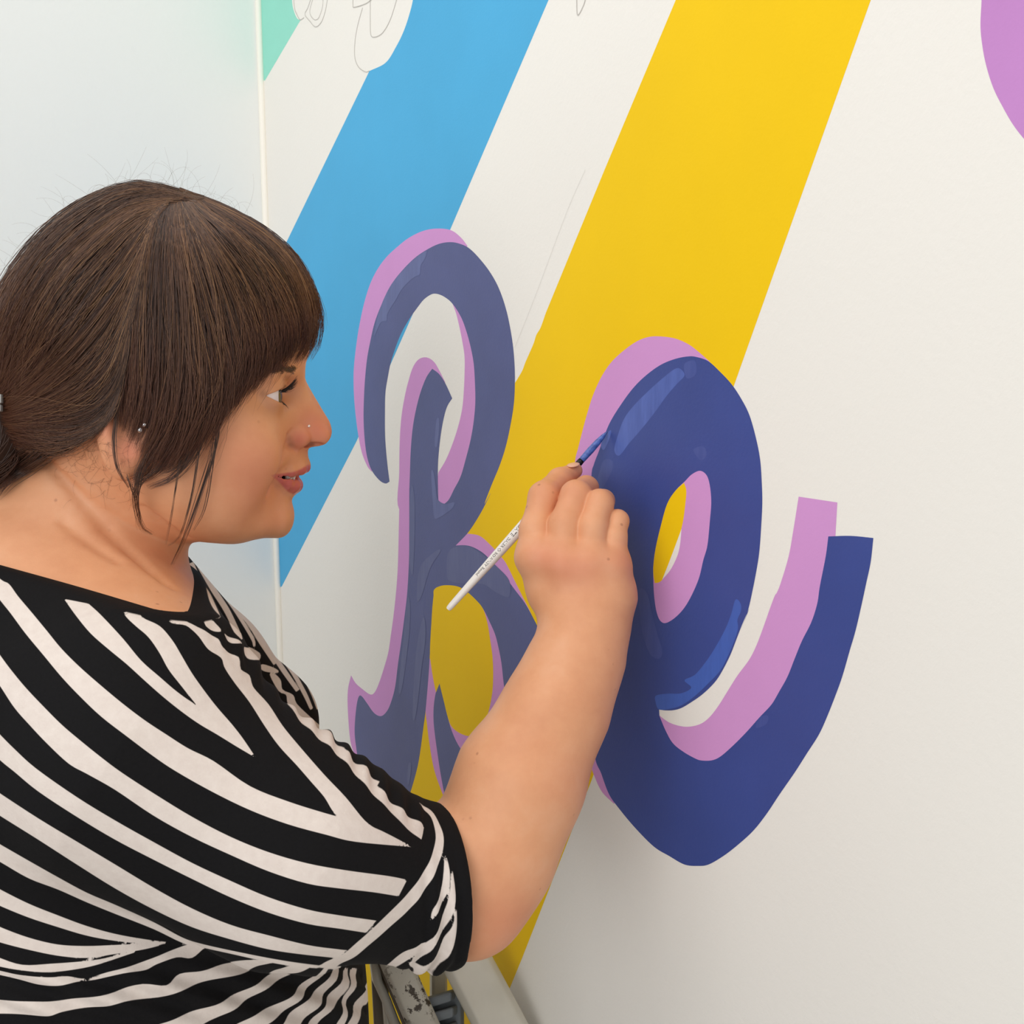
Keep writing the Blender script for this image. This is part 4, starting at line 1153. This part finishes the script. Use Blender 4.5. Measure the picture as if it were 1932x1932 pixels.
child(mb.build('hair_clip', plain('clear_clip', (190, 190, 188), 0.2, 0.8, 0.5), person, bevel=0.0008))['label'] = 'small silvery hair clip at the bun'
# fingernail of the index finger
a = P(1074, 884, .7515); b = P(1090, 878, .757); up_ = np.array([-.35, -.45, .82]); up_ /= np.linalg.norm(up_)
ax = (b-a)/np.linalg.norm(b-a); sd_ = np.cross(ax, up_); sd_ /= np.linalg.norm(sd_); up_ = np.cross(sd_, ax)
mb = MB(); mb.sphere((0, 0, 0), 1, 8); mb.v = [tuple((a+b)/2+up_*0.0016+ax*x*.0052+sd_*y*.0042+up_*z*.0011) for x, y, z in mb.v]
child(mb.build('fingernail', plain('nail', (224, 174, 148), 0.35), person))

# ------------------------------------------------------------------ striped top
def strip(pts):
    """open centre line with width -> outline"""
    q = np.array([p[:2] for p in pts], float); w = np.array([p[2] for p in pts], float)
    c = nurb([tuple(p) for p in q], 5); wi = np.interp(np.linspace(0, len(q)-1, len(c)), np.arange(len(q)), w)
    wi = wi*0.8; tg = np.gradient(c, axis=0); nr = np.stack([-tg[:, 1], tg[:, 0]], 1); nr /= np.linalg.norm(nr, axis=1, keepdims=True)
    return np.r_[c+nr*wi[:, None]/2, (c-nr*wi[:, None]/2)[::-1]]
def two(a, b):
    if a[0][0] == -40:                       # carry the stripe on round the back
        sl = min(max((a[1][1]-a[0][1])/40, 0), 1.0)*0.55
        a = [(-620, a[0][1]-560*sl), (-360, a[0][1]-320*sl), (-200, a[0][1]-170*sl)]+a; b = [(-620, b[0][1]-560*sl), (-360, b[0][1]-320*sl), (-200, b[0][1]-170*sl)]+b
    return np.r_[nurb(a, 4), nurb(b, 4)[::-1]]
STR = [
 two([(-40, 1050), (0, 1092), (17, 1102), (34, 1125), (61, 1157), (89, 1191), (116, 1224), (150, 1258), (191, 1294), (232, 1328), (273, 1359), (314, 1386), (355, 1412), (403, 1436), (471, 1483), (543, 1512), (616, 1535), (700, 1559), (777, 1597)],
     [(-40, 1080), (0, 1132), (20, 1157), (48, 1195), (82, 1236), (116, 1277), (150, 1313), (191, 1352), (239, 1389), (287, 1425), (330, 1454), (399, 1493), (471, 1528), (543, 1555), (616, 1575), (670, 1588), (777, 1598)]),
 two([(-40, 1180), (0, 1236), (20, 1263), (48, 1297), (82, 1333), (116, 1367), (150, 1396), (191, 1429), (230, 1458), (290, 1497), (362, 1541), (435, 1579), (507, 1608), (580, 1629), (652, 1642), (733, 1653), (768, 1660)],
     [(-40, 1235), (0, 1294), (27, 1335), (55, 1367), (89, 1403), (130, 1441), (164, 1460), (217, 1490), (290, 1539), (362, 1579), (435, 1613), (507, 1644), (580, 1667), (640, 1676), (702, 1683), (752, 1691)]),
 two([(-40, 1345), (0, 1386), (27, 1413), (68, 1450), (145, 1504), (217, 1548), (290, 1589), (362, 1628), (435, 1662), (507, 1693), (580, 1716), (640, 1727), (710, 1737)],
     [(-40, 1395), (0, 1434), (27, 1456), (72, 1493), (145, 1541), (217, 1584), (290, 1622), (362, 1658), (435, 1693), (507, 1722), (580, 1743), (640, 1752), (691, 1760)]),
 two([(-40, 1470), (0, 1497), (72, 1544), (145, 1588), (217, 1631), (290, 1675), (362, 1714), (435, 1745), (507, 1765), (580, 1783), (634, 1790), (653, 1792)],
     [(-40, 1513), (0, 1539), (72, 1584), (145, 1631), (217, 1676), (290, 1716), (362, 1749), (435, 1772), (507, 1791), (580, 1803), (637, 1809)]),
 two([(-40, 1570), (0, 1593), (54, 1624), (109, 1655), (163, 1684), (217, 1707), (290, 1740), (344, 1769), (380, 1781), (435, 1793), (507, 1806), (603, 1822)],
     [(-40, 1605), (0, 1626), (54, 1657), (109, 1678), (163, 1702), (217, 1724), (290, 1753), (344, 1779), (380, 1788), (435, 1800), (507, 1814), (603, 1826)]),
 two([(-40, 1655), (0, 1678), (54, 1705), (109, 1727), (163, 1747), (217, 1762), (272, 1772), (319, 1778)], [(-40, 1690), (0, 1709), (54, 1731), (109, 1749), (163, 1765), (217, 1775), (272, 1780), (319, 1780)]),
 two([(-40, 1730), (0, 1749), (54, 1769), (109, 1782), (163, 1785), (217, 1783), (272, 1780), (312, 1778)], [(-40, 1764), (0, 1778), (54, 1792), (109, 1803), (163, 1807), (217, 1800), (272, 1791), (312, 1781)]),
 two([(-40, 1790), (0, 1807), (43, 1820), (94, 1819), (152, 1814), (203, 1807), (254, 1794)], [(-40, 1812), (0, 1823), (43, 1830), (94, 1834), (145, 1829), (196, 1816), (254, 1797)]),
 two([(-40, 1826), (0, 1832), (36, 1839), (91, 1843), (127, 1842), (163, 1847), (203, 1834), (246, 1823), (290, 1807), (326, 1792), (362, 1781), (388, 1784)], [(-40, 1834), (0, 1841), (36, 1849), (72, 1858), (109, 1859), (145, 1852), (181, 1849), (232, 1836), (275, 1830), (297, 1819), (333, 1806), (362, 1807), (388, 1787)]),
 two([(-40, 1884), (0, 1885), (54, 1888), (109, 1890), (163, 1881), (217, 1872), (268, 1856), (312, 1858), (341, 1838), (380, 1832), (417, 1820), (457, 1814), (500, 1809)], [(-40, 1912), (0, 1914), (54, 1916), (91, 1916), (116, 1908), (163, 1903), (199, 1899), (236, 1888), (301, 1883), (344, 1867), (399, 1849), (453, 1838), (482, 1827), (518, 1813)]),
 two([(200, 1970), (301, 1932), (362, 1910), (417, 1890), (471, 1863), (507, 1841), (547, 1819), (590, 1820)], [(300, 1970), (384, 1932), (417, 1917), (471, 1885), (507, 1861), (543, 1841), (580, 1825), (594, 1821)]),
 two([(380, 1975), (449, 1932), (489, 1910), (525, 1894), (554, 1874), (580, 1849), (612, 1826)], [(440, 1975), (504, 1932), (536, 1910), (565, 1885), (594, 1852), (622, 1826)]),
 two([(490, 1985), (533, 1932), (565, 1896), (592, 1876), (612, 1852), (632, 1826)], [(530, 1985), (568, 1932), (598, 1900), (620, 1868), (644, 1826)]),
 two([(550, 1985), (583, 1932), (605, 1905), (628, 1872), (642, 1850), (652, 1826)], [(570, 1985), (601, 1932), (625, 1903), (650, 1876), (659, 1826)]),
 two([(620, 1985), (636, 1932), (645, 1905), (652, 1880), (664, 1826)], [(636, 1985), (650, 1932), (655, 1900), (668, 1860), (677, 1826)]),
 two([(640, 1985), (655, 1932), (665, 1910), (680, 1880), (694, 1850)], [(660, 1985), (672, 1932), (685, 1905), (700, 1880)]),
 nurb([(121, 1130, 1), (167, 1139, 1), (191, 1161), (232, 1205), (266, 1246), (301, 1277), (335, 1306), (373, 1333, 1), (342, 1294), (318, 1263), (301, 1232), (280, 1202), (256, 1181), (236, 1161), (232, 1143, 1), (263, 1143, 1), (268, 1164), (301, 1181), (325, 1208), (342, 1236), (362, 1270), (386, 1304), (410, 1335), (437, 1366), (458, 1393), (483, 1430, 1), (444, 1407), (410, 1386), (376, 1366), (342, 1342), (307, 1314), (273, 1284), (239, 1253), (205, 1225), (171, 1195), (143, 1161)], 4, closed=True),
 nurb([(309, 1148, 1), (321, 1174), (348, 1179), (362, 1188), (376, 1202), (393, 1225), (417, 1241), (424, 1260), (444, 1290), (471, 1325), (499, 1369), (526, 1407), (560, 1444), (587, 1475), (612, 1504), (634, 1537), (676, 1562), (716, 1568, 1), (688, 1548), (652, 1504), (612, 1462), (564, 1407), (533, 1369), (506, 1328), (478, 1297), (471, 1273), (454, 1263), (448, 1241), (420, 1222), (410, 1205), (386, 1190), (369, 1181), (345, 1167), (335, 1148, 1)], 4, closed=True),
 nurb([(369, 1140), (380, 1143), (386, 1157), (400, 1168), (415, 1188), (412, 1193), (390, 1183), (384, 1172), (372, 1155)], 3, closed=True),
 nurb([(422, 1196), (440, 1203), (454, 1216), (440, 1213)], 3, closed=True),
 nurb([(463, 1219), (490, 1232), (489, 1246), (478, 1246), (468, 1236)], 3, closed=True),
 nurb([(494, 1253), (519, 1261), (526, 1269), (505, 1268), (493, 1263)], 3, closed=True),
 nurb([(509, 1273), (526, 1304), (540, 1311), (543, 1328), (560, 1352), (594, 1386), (640, 1426), (702, 1496), (733, 1527), (770, 1565), (795, 1584, 1), (800, 1560, 1), (774, 1540), (742, 1515), (713, 1484), (715, 1475), (696, 1456), (652, 1419), (646, 1409), (615, 1379), (588, 1355), (560, 1328), (553, 1311), (533, 1301), (530, 1284), (519, 1272)], 3, closed=True),
 strip([(360, 1062, 13), (376, 1099, 15), (393, 1126, 15), (412, 1167, 13)]),
 strip([(356, 1034, 8), (383, 1079, 12), (403, 1113, 13), (427, 1150, 14), (447, 1191, 13), (455, 1207, 6)]),
 strip([(374, 1058, 6), (410, 1106, 8), (441, 1147, 8), (475, 1202, 8), (480, 1220, 5)]),
 strip([(393, 1080, 6), (430, 1130, 8), (468, 1174, 9), (492, 1212, 9), (519, 1253, 8)]),
 strip([(441, 1138, 8), (471, 1174, 10), (506, 1222, 11), (536, 1266, 12), (562, 1303, 10)]),
 strip([(478, 1181, 8), (512, 1219, 10), (547, 1260, 10), (574, 1307, 10), (588, 1338, 8)]),
 strip([(533, 1229, 7), (567, 1266, 9), (588, 1304, 9), (601, 1338, 8)]),
 np.r_[nurb([(789, 1516), (814, 1530), (829, 1555), (837, 1580), (834, 1611), (820, 1648), (801, 1680), (774, 1714), (733, 1751), (687, 1791), (630, 1830)], 4), nurb([(798, 1526), (814, 1543), (822, 1574), (819, 1599), (808, 1630), (789, 1661), (764, 1692), (727, 1729), (680, 1773), (640, 1804), (600, 1824)], 4)[::-1]],
 nurb([(839, 1614), (847, 1640), (846, 1680), (832, 1710), (812, 1738, 1), (816, 1715), (830, 1690), (837, 1660)], 3, closed=True),
 nurb([(852, 1640), (858, 1680), (856, 1710), (842, 1750), (817, 1785), (797, 1808), (781, 1819), (778, 1810), (800, 1785), (825, 1755), (842, 1715), (848, 1680)], 3, closed=True),
 nurb([(859, 1712), (852, 1745), (838, 1775), (823, 1805), (803, 1830), (820, 1834), (842, 1805), (855, 1780), (861, 1745)], 3, closed=True),
 nurb([(772, 1818), (785, 1833), (805, 1831), (822, 1815), (815, 1812), (800, 1822), (787, 1823), (778, 1814)], 3, closed=True),
 nurb([(715, 1830), (745, 1823), (770, 1811), (797, 1790), (799, 1780), (770, 1793), (740, 1812)], 3, closed=True),
]
STR += [strip([(-620, 1960+82*k, 40), (-360, 1990+82*k, 40), (-100, 2015+82*k, 40), (120, 2015+82*k, 40), (330, 1990+82*k, 38), (520, 1940+82*k, 32), (700, 1860+82*k, 26)]) for k in range(1, 10)]
STR += [strip([(-620, 830-70*k, 36), (-360, 960-70*k, 36), (-200, 1040-70*k, 36), (-60, 1110-70*k, 30)]) for k in range(1, 4)]
def shirt_f(p):
    f = smin(trunk_b2(p), sleeve_b2(p), 0.014)
    f = smin(f, larm_s(p), 0.02)
    return smax(f, neck_cut(p), 0.003)
trunk_b2 = boxed(lambda p: trunk_f(p), (-0.6, 0.4, 0.5), (0.1, 1.1, 1.52))
sleeve_b2 = boxed(lambda p: sleeve_f(p), np.min(_slv, 0)-.085, np.max(_slv, 0)+.085)
_cl = LARM[1][0]+0.9*(LARM[2][0]-LARM[1][0]); _cn = (LARM[2][0]-LARM[1][0])/np.linalg.norm(LARM[2][0]-LARM[1][0])
larm_s = boxed(lambda p: smax(chain(p, LARM, 0.02)-0.007, ((p-_cl.astype(np.float32)) @ _cn.astype(np.float32)), .003), np.min([a for a, r in LARM[:3]], 0)-.06, np.max([a for a, r in LARM[:3]], 0)+.06)
SV, SQ = polygonize(shirt_f, axis_lines(-0.47, 0.03, [(-0.34, 0.03)], 0.0016, 0.004), axis_lines(0.47, 1.06, [(0.53, 0.62), (0.78, 0.90)], 0.0020, 0.004), axis_lines(0.80, 1.42, [(1.06, 1.38)], 0.0016, 0.004))
# cloth relief: bunched folds at the cuff, gathers along the shoulder seam, soft drag lines
sx, sy, sdp = proj(SV)
e = 0.0008; tt4 = (np.array([[1, -1, -1], [-1, -1, 1], [-1, 1, -1], [1, 1, 1]])*e).astype(np.float32)
SN = sum(shirt_f((SV+t_).astype(np.float32))[:, None]*t_ for t_ in tt4); SN /= np.linalg.norm(SN, axis=1, keepdims=True)+1e-9
ca = -((SV-CUFFP) @ CUFFN)                        # distance behind the cuff edge
lowc = np.clip((sy-1600)/120, 0, 1)*(sx > 700)
disp = 0.0022*np.sin(ca*2*math.pi/0.011+0.004*(sy-1600))*np.exp(-((ca-0.016)/0.015)**2)*lowc*np.clip(ca/0.010, 0, 1)
rl = np.array([(365, 1132), (430, 1195), (520, 1282), (610, 1366), (700, 1456), (800, 1540)], float)
seg = np.interp(sx, rl[:, 0], rl[:, 1])
disp += 0.0016*np.sin(sx*2*math.pi/34)*np.exp(-((sy-seg-8)/26)**2)*((sx > 370) & (sx < 800) & (sdp < 0.75))
disp += 0.0022*np.sin((sy-0.35*sx)*2*math.pi/62)*np.exp(-((sy-1880)/60)**2)*(sdp < 0.75)
disp *= np.clip(-neck_cut(SV)/0.014, 0, 1)
SV = SV+SN*disp[:, None]
sme = mesh_np('striped_top', SV, SQ)
sp = np.stack([sx, sy], 1); sv = np.full(len(SV), -12.0)
for pl in STR:
    lo_, hi_ = pl.min(0)-12, pl.max(0)+12
    i = np.where((sp > lo_).all(1) & (sp < hi_).all(1))[0]
    if len(i): sv[i] = np.maximum(sv[i], -poly_sd(sp[i], pl))
nb = neck_cut(SV); sv = np.minimum(sv, np.where(nb > -0.02, (-0.0016-nb)*2800, 50))   # plain black neckband
attr(sme, 'stripe', sv)
t = NT('striped_jersey')
st = t.mapr(t.attr('stripe'), -0.7, 0.7)
wv = t.noise(700, 2, 0.6); bl = t.mix(wv, lin((10, 9, 11)), lin((19, 18, 20))); wh = t.mix(t.noise(160, 4, 0.7), lin((214, 200, 192)), lin((236, 226, 218)))
t.set(t.mix(st, bl, wh), 0.85, 0.2)
t.b.inputs['Sheen Weight'].default_value = 0.0
t.bump(wv, 0.25, 0.0005)
shirt = child(link('striped_top', sme, t.m, person)); shirt['label'] = 'black and cream striped jersey top with gathered elbow sleeves'

# ------------------------------------------------------------------ trousers and shoes (below the picture)
H0 = np.array([-0.30, 0.735, 0.0])
def leg_f(p):
    f = sd_ell(p, H0+np.array([0, 0, .86]), np.eye(3), (0.15, 0.165, 0.16))
    for sgn in (-1, 1):
        o = ES*0.085*sgn; o = np.array([o[0], o[1], 0])
        f = smin(f, chain(p, [(H0+o+np.array([0, 0, .78]), .095), (H0+o*1.1+np.array([0.02, 0.01, .46]), .065), (H0+o*1.2+np.array([0, 0, .10]), .055)], .03), .04)
    return smax(f, 0.05-p[:, 2], .004)
lv, lq = polygonize(leg_f, np.arange(-0.55, -0.05, .008), np.arange(0.45, 1.02, .008), np.arange(0.03, 1.06, .008))
child(link('trousers', mesh_np('trousers', lv, lq), plain('dark_denim', (38, 40, 48), 0.8, 0.2, vary=.1), person))
for sgn in (-1, 1):
    o = ES*0.102*sgn; c = H0+np.array([o[0], o[1], 0])+EU*0.05
    def shoe_f(p, c=c):
        f = sd_ell(p, c+np.array([0, 0, .035]), np.array([EU, ES, EV]), (0.125, 0.046, 0.05))
        f = smin(f, sd_cone(p, c-EU*.05+np.array([0, 0, .05]), .042, c-EU*.05+np.array([0, 0, .10]), .040), .02)
        return smax(smax(f, -p[:, 2], .003), p[:, 2]-.12, .003)
    v_, q_ = polygonize(shoe_f, np.arange(c[0]-.2, c[0]+.2, .006), np.arange(c[1]-.2, c[1]+.2, .006), np.arange(-.01, .14, .006))
    child(link('shoe', mesh_np('shoe', v_, q_), plain('black_shoe', (24, 24, 26), 0.5), person))

# ------------------------------------------------------------------ paint brush
BT = WP+WN*0.0015; BE = P(845, 1150, .757); BD = (BE-BT); BL = np.linalg.norm(BD); BD = BD/BL
brush = bpy.data.objects.new('paint_brush', None); COL.objects.link(brush); brush.location = BE
tag(brush, 'thin white-handled paint brush with blue paint on its bristles', 'paint brush')
def lathe(prof, name, mat):
    """prof: (distance from the tip, radius)"""
    u1 = np.cross(BD, (0, 0, 1)); u1 /= np.linalg.norm(u1); u2 = np.cross(BD, u1); k = 20; V_ = []; F_ = []
    for s_, r_ in prof:
        for j in range(k):
            a_ = 2*math.pi*j/k; V_.append(BT+BD*s_+(u1*math.cos(a_)+u2*math.sin(a_))*r_-BE)
    for i in range(len(prof)-1):
        for j in range(k): F_.append((i*k+j, i*k+(j+1) % k, (i+1)*k+(j+1) % k, (i+1)*k+j))
    F_.append(tuple(range(k))); F_.append(tuple((len(prof)-1)*k+j for j in range(k))[::-1])
    mb = MB(); mb.add(V_, F_); return mb.build(name, mat, brush)
mm_ = 0.001
t = NT('blue_wet_bristle'); t.set(t.ramp(t.noise(500, 3), [(0.35, lin((52, 78, 152))), (0.7, lin((84, 116, 196)))]), 0.3, 0.6); M_BR = t.m
lathe([(0, .0006), (.004, .0016), (.010, .0023), (.018, .0026), (.026, .0024), (.030, .0022)], 'bristles', M_BR)['label'] = 'bristles loaded with blue paint'
lathe([(.028, .0023), (.030, .0025), (.034, .0024), (.036, .0026), (.050, .0030), (.062, .0033)], 'ferrule', plain('black_ferrule', (18, 18, 22), 0.35, 0.5, 0.3))['label'] = 'black ferrule'
hnd = lathe([(.060, .0033), (.070, .0039), (.090, .0040), (.115, .0036), (.140, .0030), (BL-.004, .0023), (BL-.001, .0020), (BL, .0013)], 'handle', plain('white_lacquer', (240, 237, 232), 0.25, 0.5))
def hr(s_): return np.interp(s_, [.06, .07, .09, .115, .14, BL], [.0033, .0039, .0040, .0036, .0030, .0023])
u1 = CAM-(BT+BD*.12); u1 -= BD*np.dot(u1, BD); u1 /= np.linalg.norm(u1)     # the side of the handle that faces the room
def lettering(txt, s0, size, roll):
    cu = bpy.data.curves.new('brush_lettering', 'FONT'); cu.body = txt; cu.size = size; cu.resolution_u = 2; cu.offset = size*0.012
    to = bpy.data.objects.new('brush_lettering', cu); COL.objects.link(to)
    dg = bpy.context.evaluated_depsgraph_get(); me_ = bpy.data.meshes.new_from_object(to.evaluated_get(dg))
    bpy.data.objects.remove(to)
    u2 = np.cross(BD, u1)
    for v in me_.vertices:
        s_ = s0+v.co.x; r_ = hr(s_)+0.00004; an_ = roll-(v.co.y-size*.35)/r_
        # the letter tops point down the right side of the handle
        q_ = BT+BD*s_+r_*(u1*math.cos(an_)+u2*math.sin(an_))-BE; v.co = q_
    return link('brush_lettering', me_, plain('black_print', (25, 25, 25), 0.5), brush), me_
ROLL = 0.35
lettering('GRADUATE', .0815, .0042, ROLL); lettering('DALER \u25C7 ROWNEY', .1055, .0030, ROLL); lettering('Round', .1335, .0030, ROLL)

# ------------------------------------------------------------------ step ladder between her and the wall
lad = bpy.data.objects.new('step_ladder', None); COL.objects.link(lad)
LD = 0.93
tag(lad, 'grey metal step ladder with worn rails and dark ribbed treads', 'step ladder')
t = NT('worn_ladder_metal'); base = t.ramp(t.noise(14, 4), [(0.3, lin((172, 168, 156))), (0.7, lin((196, 192, 180)))])
chip = t.mapr(t.noise(95, 5, 0.75), 0.545, 0.565); msk = t.mapr(t.noise(14, 2), 0.40, 0.52)
t.set(t.mix(t.math('MULTIPLY', chip, msk), base, lin((66, 58, 48))), 0.45, 0.5); M_LAD = t.m
t = NT('ladder_shell'); t.set(t.ramp(t.noise(20, 4), [(0.3, lin((186, 182, 168))), (0.7, lin((206, 202, 190)))]), 0.4, 0.5); M_LSH = t.m
M_TREAD = plain('grey_rubber_tread', (120, 126, 130), 0.75, 0.3, vary=.08)
lad_loc = P(830, 1932, LD); lad_loc = np.array([lad_loc[0], lad_loc[1], 0]); lad.location = lad_loc
def lp(px, py, d): return P(px, py, d)-lad_loc
def down(a, b):
    """extend a rail through two points to the floor"""
    k = (a[2])/(a[2]-b[2]); return a+(b-a)*k
def railpts(a, b, n=10):
    e = down(a, b); return [a+(e-a)*i/(n-1) for i in range(n)]
rail_prof = [(-.013, -.012), (.013, -.012), (.013, .006), (.009, .010), (-.009, .010), (-.013, .006)]
mb = MB(); mb.sweep(railpts(lp(735, 1790, .93), lp(806, 1950, .91)), rail_prof, up=(0.3, -1, 0.2)); mb.build('rail', M_LAD, lad, bevel=.0012)['label'] = 'metal rail with chipped paint'
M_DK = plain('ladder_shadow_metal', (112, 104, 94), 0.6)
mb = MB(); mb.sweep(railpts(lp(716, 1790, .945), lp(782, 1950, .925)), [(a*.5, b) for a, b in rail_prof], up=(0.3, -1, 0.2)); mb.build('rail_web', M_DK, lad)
mb = MB(); mb.sweep([lp(705, 1800, .94), lp(712, 1850, .94), lp(728, 1885, .937), lp(745, 1930, .935), lp(775, 1990, .93)], [(a*.32, b*.6) for a, b in rail_prof], up=(0.3, -1, 0.2)); mb.build('brace', M_LSH, lad)
mb = MB(); mb.sweep([lp(727, 1880, .938), lp(731, 1930, .938), lp(733, 1990, .938)], [(a*.2, b*.5) for a, b in rail_prof], up=(0.3, -1, 0.2)); mb.build('brace', M_LSH, lad)
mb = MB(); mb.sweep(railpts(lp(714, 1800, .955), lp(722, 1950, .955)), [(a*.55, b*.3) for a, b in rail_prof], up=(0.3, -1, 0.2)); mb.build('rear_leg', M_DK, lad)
shell = [(-.020, -.012), (-.012, -.018), (.012, -.018), (.020, -.012), (.0215, .006), (.015, .013), (.004, .0105), (-.006, .0125), (-.016, .011), (-.0215, .004)]
mb = MB(); mb.sweep(railpts(lp(868, 1790, .93), lp(952, 1950, .905)), shell, up=(0.3, -1, 0.2)); mb.build('side_shell', M_LSH, lad, bevel=.002)['label'] = 'pale moulded side of the ladder'
mb = MB(); mb.sweep(railpts(lp(828, 1800, .965), lp(828, 1960, .965)), [(a*.55, b*.5) for a, b in rail_prof], up=(0.3, -1, 0.2)); mb.build('rear_leg', M_LSH, lad, smooth=False)
# ribbed grey rubber treads between the rails
for k in range(3):
    oy = 300*k; ox = 130*k
    A = lp(800+ox, 1888+oy, .945); B_ = lp(868+ox, 1868+oy, .940); dn_ = lp(830+ox, 1992+oy, .93)-A
    dn_ = dn_-(B_-A)*0.45
    nn_ = np.cross(B_-A, dn_); nn_ /= np.linalg.norm(nn_)
    mb = MB(); mb.box((A+B_)/2+dn_/2, (B_-A)/2*1.15, dn_/2, nn_*.006); o = mb.build('tread', M_TREAD, lad, smooth=False, bevel=.002)
    for j in range(4):
        a_ = A+dn_*(0.03+.27*j); b_ = B_+dn_*(0.03+.27*j); fr_ = nn_*.010*(1 if np.dot(nn_, FW) < 0 else -1)
        mb = MB(); mb.box((a_+b_)/2+fr_, (b_-a_)/2*(.86+.1*(j > 0)), dn_*.085, nn_*.010); mb.build('tread_rib', M_TREAD, o, smooth=False, bevel=.0022)
mb = MB(); A = lp(700, 1740, .95); B_ = lp(860, 1735, .945); mb.box((A+B_)/2, (B_-A)/2, np.array([0, .04, 0]), np.array([0, 0, .012])); mb.build('top_cap', M_LSH, lad, smooth=False, bevel=.006)
